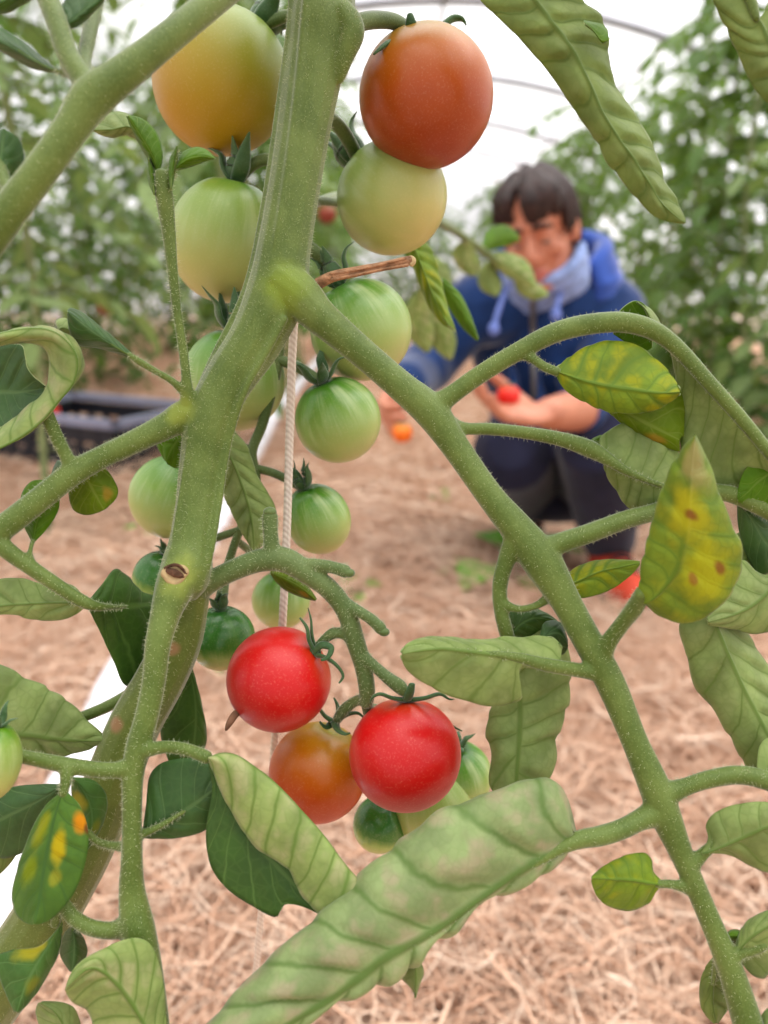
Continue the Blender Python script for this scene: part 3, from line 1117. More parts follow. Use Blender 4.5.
# main stem, upper half, with its ridges
ax('main_stem', (336, -110, .246, 33), (329, -45, .246, 33), (323, 0, .246, 32.5), (321, 28, .246, 35), (315, 60, .246, 31), (304, 128, .246, 27), (294, 190, .246, 26), (284, 250, .246, 27),
   (276, 295, .246, 30), (256, 340, .245, 27), (228, 382, .244, 24.5), (210, 420, .243, 24), (202, 460, .2425, 22), (196, 510, .2405, 21), (191, 545, .2385, 22.5), (186, 570, .2365, 25.5), (184, 588, .2365, 22))
ax('main_stem', (340, 10, .240, 12), (352, 30, .240, 13), (345, 55, .241, 10), (338, 80, .243, 6))
ax('main_stem', (292, -30, .2415, 4.5), (291, 20, .2415, 4.5), (279, 110, .2448, 4.5), (264, 210, .2452, 4.5), (246, 290, .2450, 4.5), (213, 360, .2435, 4.5), (194, 402, .2425, 4))
ax('main_stem', (312, -40, .2372, 4.5), (306, 5, .2366, 4.5), (299, 80, .2380, 4.5), (288, 170, .2388, 4.5), (275, 250, .2388, 4), (268, 290, .241, 3))
ax('main_stem', (285, 318, .2385, 4), (264, 356, .2385, 4), (244, 392, .2385, 4), (229, 440, .2408, 4), (219, 500, .2388, 4), (212, 545, .2355, 3.8), (206, 575, .235, 3))
ax('main_stem', (192, 430, .2376, 3.5), (184, 480, .2370, 3.5), (174, 540, .2345, 3))
# its lower, older half behind the front stalk
ax('old_stem', (190, 560, .2455, 23), (186, 600, .247, 23), (178, 640, .249, 24), (160, 680, .251, 25), (136, 722, .253, 26), (112, 780, .255, 27), (88, 840, .257, 29), (52, 905, .26, 31), (14, 965, .262, 33), (-40, 1040, .266, 33))
# front stalk of the lower left leaf
ax('front', (182, 572, .2350, 22), (173, 592, .2312, 19), (165, 616, .2285, 15), (158, 645, .226, 13), (154, 680, .225, 12), (147, 715, .224, 12), (138, 748, .223, 12.5), (133, 775, .222, 11), (132, 810, .221, 10),
   (132, 850, .22, 10.5), (132, 890, .22, 13), (138, 930, .219, 17), (148, 975, .218, 15), (158, 1030, .217, 12), (164, 1070, .216, 11))
ax('front', (136, 765, .222, 10), (118, 770, .221, 8.5), (92, 769, .22, 8), (60, 764, .219, 8), (25, 757, .219, 7), (-15, 750, .22, 7))
ax('front', (140, 752, .222, 8), (165, 747, .221, 6.5), (188, 750, .22, 6.5), (208, 758, .219, 7))
ax('front', (131, 838, .221, 8), (142, 834, .2222, 5), (160, 826, .2230, 3.6), (185, 811, .2245, 2.4))
ax('front', (131, 846, .221, 7), (115, 846, .223, 4.5), (98, 842, .225, 4), (88, 832, .226, 4))
ax('front', (134, 920, .219, 15), (115, 930, .219, 9), (92, 928, .219, 8), (74, 918, .22, 7.5), (62, 905, .221, 7), (55, 925, .222, 5))
ax('front', (67, 768, .2185, 8), (66, 780, .217, 6), (63, 795, .216, 5))
# right leaf axis
ax('right', (278, 282, .244, 25), (300, 297, .243, 23), (318, 315, .242, 18.5), (345, 338, .241, 16), (372, 361, .24, 15), (402, 387, .239, 15.5), (430, 411, .238, 17.5), (455, 446, .237, 14.5), (490, 496, .235, 14),
   (518, 530, .234, 17), (541, 560, .233, 20), (565, 600, .231, 15.5), (590, 645, .229, 15), (610, 682, .228, 15), (635, 742, .226, 13.5), (655, 788, .225, 16), (664, 812, .2245, 16), (684, 860, .223, 11.5),
   (710, 920, .221, 11), (730, 968, .2195, 13), (748, 1024, .218, 15), (765, 1075, .217, 14))
ax('right', (432, 408, .238, 14), (450, 396, .2375, 10), (475, 378, .237, 9.5), (512, 355, .236, 9.5), (560, 331, .235, 10.5), (612, 322, .234, 10.5), (645, 327, .2335, 10), (672, 343, .233, 8.5), (712, 386, .232, 7.5), (745, 423, .231, 7), (775, 460, .23, 6))
ax('right', (520, 352, .236, 7), (533, 359, .235, 5), (545, 367, .234, 5), (558, 372, .233, 5))
ax('right', (445, 420, .238, 9), (462, 428, .2385, 6.5), (490, 429, .239, 6.5), (520, 432, .239, 6.5), (560, 439, .238, 7.5), (590, 449, .237, 9), (606, 458, .236, 7), (628, 472, .2350, 4.5), (665, 487, .2365, 3))
ax('right', (538, 553, .233, 14), (558, 544, .233, 11), (590, 533, .234, 10), (625, 520, .236, 9.5), (660, 510, .239, 9), (700, 492, .24, 8), (730, 494, .24, 9), (750, 502, .239, 9), (785, 520, .238, 9))
ax('right', (600, 665, .2285, 12), (607, 645, .226, 9), (622, 624, .222, 8), (635, 607, .217, 9), (643, 592, .212, 8))
ax('right', (516, 540, .234, 13), (506, 562, .235, 9), (500, 585, .236, 8), (501, 610, .237, 7.5), (507, 635, .238, 7.5), (513, 655, .239, 6))
ax('right', (502, 603, .236, 6), (518, 609, .235, 4), (535, 606, .234, 4), (548, 598, .234, 5), (556, 590, .234, 4))
ax('right', (603, 672, .2285, 12), (585, 671, .227, 8), (565, 668, .225, 7.5), (542, 664, .2232, 7), (520, 658, .2215, 5.5), (490, 654, .2195, 4), (450, 650, .217, 2.6))
ax('right', (658, 812, .2245, 15), (640, 820, .223, 10.5), (622, 829, .221, 10), (600, 836, .219, 10), (578, 840, .217, 9), (556, 850, .2155, 7), (512, 876, .2130, 5.5), (443, 925, .2090, 4.5), (389, 955, .2062, 4))
ax('right', (664, 795, .2245, 13), (685, 787, .224, 9), (710, 779, .2235, 9), (740, 775, .223, 9.5), (768, 781, .222, 10), (790, 792, .221, 9))
ax('right', (692, 865, .2225, 8), (704, 853, .222, 6), (714, 845, .221, 5.5), (724, 840, .22, 4.5))
ax('right', (690, 888, .2225, 8), (680, 886, .2215, 5.5), (668, 884, .221, 4.5), (656, 884, .2205, 4))
ax('right', (728, 960, .2195, 10), (740, 952, .219, 7), (752, 950, .218, 6), (765, 945, .217, 5))
ax('right', (722, 946, .2195, 8), (717, 962, .2222, 4.5), (713, 985, .2240, 2.5))
# left leaf axis
ax('left', (200, 418, .243, 16), (186, 414, .242, 15), (170, 424, .241, 14), (150, 434, .239, 12.5), (125, 446, .237, 11.5), (100, 458, .235, 11.5), (72, 474, .232, 12.5), (40, 499, .229, 12.5), (8, 524, .227, 13), (-25, 548, .225, 13))
ax('left', (74, 474, .232, 10), (67, 458, .231, 7), (58, 440, .23, 7), (50, 422, .229, 7), (46, 408, .228, 6))
ax('left', (-10, 535, .2255, 10), (8, 551, .226, 9), (30, 567, .227, 8), (55, 584, .228, 7.5), (80, 600, .229, 7), (95, 606, .2305, 5.5), (112, 607, .236, 3.2), (126, 606.5, .2425, 2.2))
ax('left', (66, 478, .2325, 7), (66, 466, .234, 3.5), (72, 459, .235, 3))
ax('left', (30, 563, .227, 6), (30, 552, .229, 3), (33, 540, .231, 2.8))
# shoot in the fork of the left leaf, and its small leaf
ax('shoot', (188, 402, .240, 9), (187, 385, .238, 5.5), (183, 350, .237, 5), (177, 310, .236, 5), (172, 265, .235, 5.8), (168, 225, .234, 7.5), (164, 195, .233, 9), (161, 172, .232, 6.5))
ax('shoot', (184, 392, .239, 5), (172, 381, .237, 3.8), (155, 371, .235, 3.6), (140, 362, .233, 4), (128, 354, .232, 3))
ax('shoot', (165, 190, .233, 5), (172, 172, .232, 4), (176, 158, .231, 2.5), (177, 148, .231, 1.6))
# leaf stalks above, close to the lens
ax('upper', (318, -75, .243, 20), (290, -62, .23, 17), (255, -34, .212, 15), (215, 0, .2, 14), (182, 27, .195, 14.5), (150, 53, .192, 15.5), (118, 78, .19, 17.5), (92, 98, .189, 20), (72, 127, .188, 17), (45, 165, .187, 16.5), (15, 204, .187, 17), (-25, 258, .188, 18))
ax('upper', (95, 100, .189, 15), (82, 78, .189, 12), (68, 55, .19, 11), (56, 20, .192, 11), (42, -15, .195, 11))
ax('upper', (24, 195, .1868, 11), (10, 190, .188, 7), (0, 170, .19, 8), (-8, 140, .193, 6))
ax('upper', (78, 77, .1895, 6), (66, 74, .191, 3.5), (55, 70, .192, 3))
ax('upper', (84, 84, .1895, 9), (84, 60, .197, 7.5), (90, 30, .204, 7.5), (98, -10, .212, 8))
ax('tall', (345, -60, .246, 20), (410, -78, .24, 11), (475, -62, .232, 9), (508, -35, .227, 7), (522, -8, .225, 5))
ax('tall', (345, -85, .246, 18), (450, -130, .24, 11), (600, -145, .226, 10), (700, -90, .214, 9), (742, -20, .21, 7), (757, 20, .209, 4))
# upper truss, hidden behind the stem
ax('truss_up', (338, 32, .252, 14), (322, 80, .266, 9), (305, 130, .275, 8), (296, 190, .280, 7.5), (290, 250, .283, 7), (282, 310, .285, 6.5), (276, 370, .286, 6), (262, 425, .286, 5.5), (252, 452, .286, 5.2), (256, 480, .286, 5), (246, 515, .286, 4.6), (236, 540, .285, 4.5), (227, 568, .284, 4.5), (222, 590, .281, 4.5))
# lower truss
ax('truss_low', (196, 588, .246, 16), (213, 580, .244, 11.5), (236, 569, .243, 11), (262, 560, .242, 12), (285, 560, .242, 13), (308, 574, .242, 11), (330, 590, .243, 10.5), (346, 612, .244, 10), (355, 640, .245, 10), (363, 666, .246, 9), (367, 690, .247, 8.5), (366, 704, .249, 7))
ax('truss_low', (272, 562, .242, 10), (271, 540, .241, 8), (270, 524, .241, 8), (270, 515, .241, 8.5))
ax('truss_low', (296, 567, .242, 9), (318, 565, .241, 6.5), (335, 568, .241, 6.5), (347, 572, .241, 7))
ax('truss_low', (344, 604, .244, 8), (358, 611, .242, 6), (372, 620, .241, 6), (382, 630, .241, 6.5))
ax('truss_low', (360, 655, .245, 8), (374, 666, .244, 6), (388, 678, .243, 6.5), (400, 687, .243, 7.5), (406, 694, .243, 5))
ax('truss_low', (356, 645, .245, 6), (344, 635, .245, 5), (334, 633, .245, 6), (324, 640, .246, 5), (314, 650, .247, 4))
ax('truss_low', (366, 698, .248, 6), (354, 702, .251, 5.5), (344, 710, .253, 6), (337, 720, .256, 5))

PNAME = {'main_stem': ('main_stem', STEM), 'old_stem': ('old_stem', STEM_OLD), 'front': ('leaf_stalk', STALK), 'right': ('leaf_stalk', STALK_G), 'left': ('leaf_stalk', STALK), 'shoot': ('side_shoot', STALK_G),
         'upper': ('leaf_stalk', STALK_D), 'tall': ('leaf_stalk', STALK_G), 'truss_up': ('truss_stalk', TRUSS), 'truss_low': ('truss_stalk', TRUSS)}
m = MB()
SAMP = {}
for g, pts in AX:
    m.ptube(pts, 14, 7)
    w = np.array([[*P(x, y, d), r / FPX * d] for x, y, d, r in pts])
    SAMP.setdefault(g, []).append(crs(w, 10 * len(pts)))
V, F = remesh(m, 0.00048, 8, 0.5)
VS = V
FA = np.array([f if len(f) == 4 else (*f, f[-1]) for f in F])
FC = V[FA].mean(1)
groups = list(PNAME)
best = np.full(len(FC), 1e9)
own = np.zeros(len(FC), int)
for gi, g in enumerate(groups):
    s = np.concatenate(SAMP[g])
    dist = np.full(len(FC), 1e9)
    for c0 in range(0, len(FC), 20000):
        q = FC[c0:c0 + 20000]
        dd = np.sqrt(((q[:, None, :] - s[None, :, :3]) ** 2).sum(-1)) - s[None, :, 3]
        dist[c0:c0 + 20000] = dd.min(1)
    up = dist < best
    best[up] = dist[up]
    own[up] = gi
PARTS = {}
for gi, g in enumerate(groups):
    sel = FA[own == gi]
    idx, inv = np.unique(sel, return_inverse=True)
    inv = inv.reshape(-1, 4)
    nm, mt = PNAME[g]
    PARTS[g] = link(nm, fast_mesh(nm, V[idx] - BASE, inv), mt, plant)
# the stem's way down to the soil, below the picture
m = MB()
m.tube([P(-25, 1018, .265), P(-90, 1120, .272), BASE + np.array([0.05, 0.02, 0.14]), BASE + np.array([0, 0, -0.02])], [0.0108, 0.011, 0.012, 0.014], 14, 8)
build('stem_base', m, STEM_OLD, plant, BASE)

# fine hairs along the stems
HR = np.random.RandomState(2)


def hairs(name, g, n, parent, lmin=0.0004, lmax=0.0011):
    segs = SAMP[g]
    V, F = [], []
    wts = np.array([len(s) * s[:, 3].mean() for s in segs], float)
    pick = HR.choice(len(segs), n, p=wts / wts.sum())
    for k in pick:
        s = segs[k]
        i = HR.randint(1, len(s) - 1)
        c, r = s[i, :3], s[i, 3]
        tg = norm(s[i + 1, :3] - s[i - 1, :3])
        a = norm(np.cross(tg, HR.randn(3)))
        c = c + tg * HR.uniform(-0.5, 0.5) * np.linalg.norm(s[i + 1, :3] - s[i - 1, :3])
        L = HR.uniform(lmin, lmax)
        dr = norm(a + HR.randn(3) * 0.25)
        b0 = c + a * r * 0.93
        u = norm(np.cross(dr, tg))
        w = np.cross(dr, u)
        q = 0.00005
        n0 = len(V)
        for t in range(3):
            an = t * 2.0944
            V.append(b0 + q * (math.cos(an) * u + math.sin(an) * w))
        tip = b0 + dr * (L + r * 0.07)
        for t in range(3):
            an = t * 2.0944
            V.append(tip + q * 0.25 * (math.cos(an) * u + math.sin(an) * w))
        for t in range(3):
            F.append((n0 + t, n0 + (t + 1) % 3, n0 + 3 + (t + 1) % 3, n0 + 3 + t))
    o = link(name, fast_mesh(name, np.array(V) - BASE, np.array(F)), HAIRM, parent)
    return tag(o, kind='stuff')


for g, n in (('main_stem', 3600), ('old_stem', 900), ('front', 1800), ('right', 3600), ('left', 1000), ('shoot', 700), ('truss_low', 1400), ('truss_up', 300), ('upper', 700)):
    hairs('stem_hairs', g, int(n * 1.8), PARTS[g], 0.0005, 0.0014 if g in ('shoot', 'truss_low') else 0.00095)

PIXV = np.column_stack([384 + FPX * ((VS - CAM) @ RGT) / ((VS - CAM) @ FWD), 512 - FPX * ((VS - CAM) @ UPV) / ((VS - CAM) @ FWD), (VS - CAM) @ FWD])


def surf_depth(x, y, r=2.5):
    s = (np.abs(PIXV[:, 0] - x) < r) & (np.abs(PIXV[:, 1] - y) < r)
    return float(PIXV[s, 2].min())


# pruning scar, dry broken stub
m = MB()
c = P(175, 573, surf_depth(175, 573) + 0.0003)
nn = norm(CAM - c)
e1 = norm(np.cross(nn, UPV))
e1 = e1 * -1 if e1[0] < 0 else e1
e2 = np.cross(nn, e1)
e2 = e2 if e2[2] > 0 else -e2
px = .2235 / FPX
V, F = [], []
for (q, dz) in ((1.0, -0.0012), (0.96, 0.0006), (0.80, 0.0012), (0.62, 0.0010), (0.45, 0.0008), (0.2, 0.0007)):
    for t in range(24):
        an = t * math.pi / 12
        rx = 13.0 + 1.5 * math.sin(an * 2 + 1)
        ry = 10.0 + 1.2 * math.sin(an * 3) + (3 if math.sin(an) < -0.7 else 0)
        V.append(c + q * px * (e1 * rx * math.cos(an) + e2 * ry * math.sin(an)) + nn * dz)
for i in range(5):
    for t in range(24):
        F.append((i * 24 + t, i * 24 + (t + 1) % 24, i * 24 + 24 + (t + 1) % 24, i * 24 + 24 + t))
F.append(tuple(range(120, 144)))
m.add(V, F)
scar = build('pruning_scar', m, PALEC, plant, BASE)
m = MB()
m.tube([c + (e1 * -8 + e2 * 3) * px + nn * 0.0007, c + nn * 0.0011 + e2 * px * 0, c + (e1 * 8 - e2 * 4) * px + nn * 0.0007], [2.6 * px, 4.4 * px, 2.2 * px], 8, 5)
m.tube([c + (e1 * -10 + e2 * 5) * px + nn * 0.0008, c + (e1 * 2 + e2 * 8) * px + nn * 0.001, c + (e1 * 11 - e2 * 1) * px + nn * 0.0008], [1.8 * px, 2 * px, 1.6 * px], 6, 5)
build('scar_core', m, DRYD, scar, BASE)
m = MB()
m.ptube([(318, 284, .243, 6), (332, 277, .242, 5.5), (355, 272, .241, 5.2), (385, 266, .240, 4.6), (404, 262, .2395, 5.0), (412, 260, .239, 4.6)], 9, 6)
m.ptube([(332, 280, .2405, 1.6), (370, 272, .239, 1.4), (408, 265, .238, 1.6)], 6, 5)
m.ptube([(330, 274, .2405, 1.4), (366, 268, .239, 1.4), (406, 258, .238, 1.6)], 6, 5)
stub = build('dry_stub', m, DRYM, plant, BASE)
m = MB()
m.ptube([(410, 258, .2388, 3), (413, 261, .2388, 3.4), (411, 265, .2388, 2.4)], 8, 4)
build('broken_end', m, PALEC, stub, BASE)
for (x, y, d, r) in ((270, 512, .2405, 7), (349, 573, .2405, 6.2), (384, 632, .2405, 6)):
    m = MB().ellipsoid(P(x, y, d), [RGT * r * d / FPX, UPV * r * d / FPX * 0.75, FWD * r * d / FPX], 12, 8)
    build('cut_end', m, TRUSS, PARTS['truss_low'], BASE)

# ---- leaves


def pr(pts, d):
    """pixels + depth range -> world points; a point may carry its own depth offset"""
    n = len(pts)
    d0, d1 = d if isinstance(d, tuple) else (d, d)
    out = []
    for i, q in enumerate(pts):
        dd = d0 + (d1 - d0) * (i / (n - 1)) + (q[2] if len(q) > 2 else 0)
        out.append(P(q[0], q[1], dd))
    return np.array(out)


LEAFR = np.random.RandomState(21)


def leaf(group, rails, mats, N=6, a=1.3, quilt=0.0007, nv=56, nu=26, thick=0.00028, name='leaflet', ruffle=0.0):
    """rails: (u, depth, [(x, y), ...]) from one edge over the midrib (u = 0) to the other edge. mats: side towards the camera, far side"""
    us = np.array([r[0] for r in rails], float)
    R = np.array([crs(pr(r[2], r[1]), nv) for r in rails])          # rails x stations x 3
    lo, hi = us[0], us[-1]
    nu = max(nu, 30) if nu > 20 else nu
    U = np.linspace(-1, 1, nu)
    U = np.sign(U) * np.abs(U) ** 1.3
    U = np.where(U < 0, U * -lo, U * hi)
    if lo < 0 < hi:
        U[np.argmin(np.abs(U))] = 0.0
    G = np.zeros((nv, nu, 3))
    tpar = (us - lo) / (hi - lo)
    want = (U - lo) / (hi - lo)
    fine = np.linspace(0, 1, 241)
    for i in range(nv):
        c = crs(R[:, i], 241, tpar)
        for k in range(3):
            G[i, :, k] = np.interp(want, fine, c[:, k])
    vv = np.linspace(0, 1, nv)[:, None] * np.ones((1, nu))
    uu = np.ones((nv, 1)) * U[None]
    LR = LEAFR
    ph1, ph2, ph3 = LR.uniform(0, 6, 3)
    T = vv * N - a * np.abs(uu) ** 0.85 + 0.28 * np.sin(6.3 * vv + (uu > 0) * ph1 + ph2) + 0.12 * np.sin(15 * vv + ph3) + 0.10 * np.sin(4 * uu + ph1) + (uu > 0) * 0.42 + 30
    f = np.abs((T % 1.0) - 0.5) * 2
    xx = T % 1.0
    bulge = np.where(xx < 0.78, (xx / 0.78) ** 0.8, ((1 - xx) / 0.22)) * 0.7 + 0.3 * (1 - f ** 2.2)
    dv = np.gradient(G, axis=0)
    du = np.gradient(G, axis=1)
    Nn = np.cross(du, dv)
    Nn /= np.linalg.norm(Nn, axis=2)[..., None] + 1e-9
    view = CAM - G
    vis = (Nn * view).sum(-1)
    mid = vis[4:-4, nu // 4: 3 * nu // 4]
    facing = mid.mean() > 0
    env = np.clip(np.abs(uu) * 4, 0, 1) * np.clip(vv * 8, 0, 1) * np.clip((1 - vv) * 8, 0, 1)
    sgn = 1.0 if facing else -1.0
    amp = 0.75 + 0.35 * np.sin(9 * vv + 5 * uu + ph2)
    G = G + Nn * (sgn * quilt * 0.75 * (bulge - 0.5) * env * amp * (1 - 0.62 * np.abs(uu) ** 3))[..., None]
    under = any(w in mats[0].name for w in ('underside', 'spotted'))
    rib = np.exp(-(uu / 0.055) ** 2) * np.clip(1.05 - vv, 0, 1) ** 0.6 * np.clip(vv * 20, 0, 1) * (0.0007 if under else -0.0003) * min(1.0, quilt / 0.0008)
    G = G + Nn * (sgn * rib)[..., None]
    if ruffle:
        G = G + Nn * (ruffle * np.sin(vv * N * 2 * math.pi + (uu > 0) * 1.7) * np.abs(uu) ** 2 * env)[..., None]
    idx = np.arange(nv * nu).reshape(nv, nu)
    q = np.stack([idx[:-1, :-1], idx[1:, :-1], idx[1:, 1:], idx[:-1, 1:]], -1).reshape(-1, 4)   # normal = dv x du = -Nn
    if facing:
        q = q[:, ::-1]
    me = fast_mesh(name, G.reshape(-1, 3) - BASE, q)
    for lname, A2 in (('vein', np.stack([T, np.abs(uu)], -1)), ('leaf', np.stack([uu, vv], -1))):
        l = me.uv_layers.new(name=lname)
        l.data.foreach_set('uv', A2.reshape(-1, 2)[q.ravel()].astype(np.float32).ravel())
    o = link(name, me, list(mats) + [RIM], PARTS[group] if group in PARTS else group)
    s = o.modifiers.new('thickness', 'SOLIDIFY')
    s.thickness = thick
    s.offset = -1.0
    s.material_offset = 1
    s.material_offset_rim = 2
    return o


def leaf3(group, mid, Lr, Rr, d, mats, eL=0.004, eR=0.004, back=0.0, **kw):
    """midrib + two edges; eL/eR: how much deeper the edges lie than the midrib (a roll away from the lens); back > 0 adds rolled-under rims"""
    d0, d1 = d if isinstance(d, tuple) else (d, d)

    def off(pts, e):
        n = len(pts)
        return [(p[0], p[1], (p[2] if len(p) > 2 else 0) + e * math.sin(math.pi * min(1, (i + 0.35) / (n - 0.3)))) for i, p in enumerate(pts)]
    rails = []

    def under(pts, e):
        n = len(pts)
        out = []
        for i, p in enumerate(pts):
            k = math.sin(math.pi * i / (n - 1))
            mx, my = mid[min(len(mid) - 1, round(i * (len(mid) - 1) / (n - 1)))][:2]
            out.append((p[0] + (mx - p[0]) * 0.14 * k, p[1] + (my - p[1]) * 0.14 * k, e * k))
        return out
    if back and eL is not None:
        rails.append((-1.0, (d0, d1), under(Lr, eL + back)))
        rails.append((-0.84, (d0, d1), off(Lr, eL)))
    else:
        rails.append((-1.0, (d0, d1), off(Lr, eL)))
    rails.append((0.0, (d0, d1), mid))
    if back:
        rails.append((0.84, (d0, d1), off(Rr, eR)))
        rails.append((1.0, (d0, d1), under(Rr, eR + back)))
    else:
        rails.append((1.0, (d0, d1), off(Rr, eR)))
    return leaf(group, rails, mats, **kw)


# big rolled leaf along the bottom
top = [(574, 834), (570, 812), (563, 790), (545, 778), (522, 780), (500, 790), (470, 800), (440, 808), (418, 830), (385, 852), (345, 890), (303, 928), (258, 968), (215, 1015), (180, 1050)]
mid = [(576, 839), (556, 850), (534, 862), (512, 876), (478, 900), (443, 925), (416, 941), (389, 955), (336, 995), (289, 1024), (235, 1060)]
low = [(576, 842), (560, 862), (530, 884), (505, 894), (482, 900), (470, 912), (455, 930), (428, 948), (408, 972), (370, 990), (336, 1004), (300, 1030), (250, 1066)]
leaf('right', [(-1.0, (.222, .212), [(p[0] + 6, p[1] + 16, .012) for p in top]), (-0.86, (.2185, .206), [(p[0], p[1], .004 * (0 < i < 14)) for i, p in enumerate(top)]),
               (-0.45, (.2165, .200), [(575, 836), (566, 824), (548, 818), (520, 822), (488, 838), (455, 860), (420, 885), (375, 912), (325, 950), (275, 990), (210, 1055)]),
               (0.0, (.2165, .200), mid), (0.3, (.2165, .203), low), (0.6, (.2175, .212), [(p[0] - 2, p[1] - 12, .008) for p in low])], (UND_BLOT, UP), N=8, a=1.6, quilt=0.0036, nu=40, nv=90)
# light rolled leaf left of it, its dark inside open to the left
lt = [(208, 757), (232, 756), (258, 772), (277, 788), (300, 812), (322, 836), (345, 866), (362, 884)]
bd = [(208, 760), (218, 785), (233, 815), (256, 848), (278, 862), (290, 872), (300, 893), (318, 914)]
leaf('front', [(1.0, (.2185, .214), bd), (0.5, (.216, .211), [(208, 758), (226, 768), (248, 796), (270, 822), (292, 844), (312, 864), (328, 882), (345, 900)]), (0.08, (.218, .213), lt),
               (-0.12, (.222, .218), [(p[0] - 1, p[1] + 3) for p in lt])], (UND_PALE, UP_D), N=7, a=1.2, quilt=0.0014)
leaf3('front', [(208, 760), (222, 785), (240, 820), (262, 850), (290, 880), (318, 912)], [(207, 761), (212, 790), (206, 830), (210, 864), (226, 888), (252, 906), (276, 917), (284, 905), (300, 906), (318, 914)],
      [(209, 759), (240, 775), (275, 805), (305, 840), (330, 880), (330, 910)], (.2235, .219), (UP, UND), eL=-0.001, eR=0.004, N=6, quilt=0.0008)
# left side, lower
leaf3('front', [(63, 790), (55, 815), (48, 845), (42, 880), (38, 908), (34, 924)], [(61, 792), (42, 810), (25, 845), (13, 885), (13, 908), (22, 921), (33, 925)], [(65, 790), (80, 806), (88, 830), (87, 855), (78, 885), (66, 905), (50, 920), (36, 925)],
      (.2155, .211), (UP_YEL, UND), eL=0.003, eR=0.003, N=6, quilt=0.0010)
leaf3('front', [(62, 786), (40, 800), (20, 810), (-5, 822), (-30, 830)], [(62, 784), (40, 784), (12, 787), (-10, 795), (-30, 828)], [(62, 788), (48, 822), (30, 848), (0, 858), (-30, 834)], (.228, .232), (UP_D, UND), N=5, quilt=0.0006)
leaf3('front', [(72, 778), (86, 795), (92, 815), (90, 840), (86, 850)], [(71, 778), (72, 800), (76, 825), (84, 849)], [(73, 777), (95, 781), (107, 797), (104, 822), (88, 850)], (.226, .229), (UP_YTIP, UND), N=4, quilt=0.0005)
leaf3('front', [(142, 836), (158, 826), (178, 815), (200, 800), (222, 782)], [(142, 834), (146, 805), (150, 775), (164, 762), (198, 759), (222, 774), (223, 780)], [(142, 838), (165, 839), (190, 836), (208, 828), (219, 808), (223, 784)], (.2235, .226), (UP_D, UND), eL=0.003, eR=0.003, N=5, quilt=0.0008)
leaf3('front', [(62, 922), (52, 940), (38, 962), (26, 985), (17, 1012)], [(62, 922), (40, 945), (12, 950), (-5, 958), (0, 980), (14, 1012)], [(63, 924), (58, 955), (48, 975), (34, 997), (19, 1013)], (.2215, .219), (UP_YTIP, UND), N=5, quilt=0.0008)
leaf3('front', [(72, 926), (74, 940), (74, 955), (72, 972)], [(71, 926), (62, 938), (60, 955), (70, 972)], [(73, 926), (84, 938), (87, 955), (74, 972)], .2235, (UP_D, UND), N=4, quilt=0.0004)
leaf3('front', [(164, 1062), (145, 1025), (118, 985), (92, 968), (66, 988)], [(162, 1062), (128, 1055), (98, 1040), (88, 1012), (72, 1002), (65, 990)], [(165, 1060), (166, 1020), (162, 975), (150, 944), (132, 938), (100, 950), (76, 966), (66, 985)], (.2125, .205), (UND_PALE, UP_D), eL=0.004, eR=0.003, N=6, quilt=0.0012)
leaf3('front', [(80, 1060), (66, 1030), (55, 1012), (40, 1003)], [(78, 1060), (48, 1040), (36, 1016), (38, 1003)], [(82, 1060), (82, 1030), (72, 1006), (42, 1001)], (.2225, .2225), (UND, UP), N=4, quilt=0.0006)
leaf3('front', [(-15, 750), (-5, 800), (0, 850), (-8, 880)], [(-16, 752), (-35, 800), (-30, 850), (-9, 880)], [(-14, 750), (12, 800), (18, 850), (-7, 880)], (.232, .235), (UND_SHADE, UP), N=4)
# striped rolled leaf at the left edge, tip pointing right
leaf(plant, [(-1.0, (.262, .252), [(-40, 660, .01), (10, 690, .01), (60, 716, .008), (106, 740)]), (-0.85, (.258, .251), [(-40, 645), (0, 664), (25, 676), (48, 688), (70, 702), (90, 722), (107, 738)]),
             (-0.4, (.252, .249), [(-40, 690), (20, 708), (65, 722), (107, 740)]), (0.0, (.252, .249), [(-40, 735), (20, 735), (65, 740), (107, 741)]), (0.5, (.258, .25), [(-40, 775), (20, 762), (70, 755), (107, 742)])],
     (UND, UP), N=6, a=1.5, quilt=0.0022)
# leaf pair behind the lower left
leaf3('left', [(88, 604), (108, 606), (128, 606), (150, 604), (172, 600)], [(87, 602), (103, 583), (115, 569), (128, 576), (143, 592), (172, 598)], [(87, 606), (100, 632), (114, 662), (127, 686), (150, 670), (168, 630), (173, 602)], (.231, .262), (UP, UND), eL=0.004, eR=0.006, N=5, quilt=0.0010)
leaf3('left', [(86, 604), (60, 603), (30, 604), (0, 606), (-40, 610)], [(87, 602), (72, 585), (50, 586), (20, 578), (-10, 582), (-40, 608)], [(87, 606), (66, 619), (35, 620), (8, 614), (-15, 616), (-40, 612)], (.231, .236), (UND, UP_M), eL=0.004, eR=0.003, N=5, quilt=0.0016)
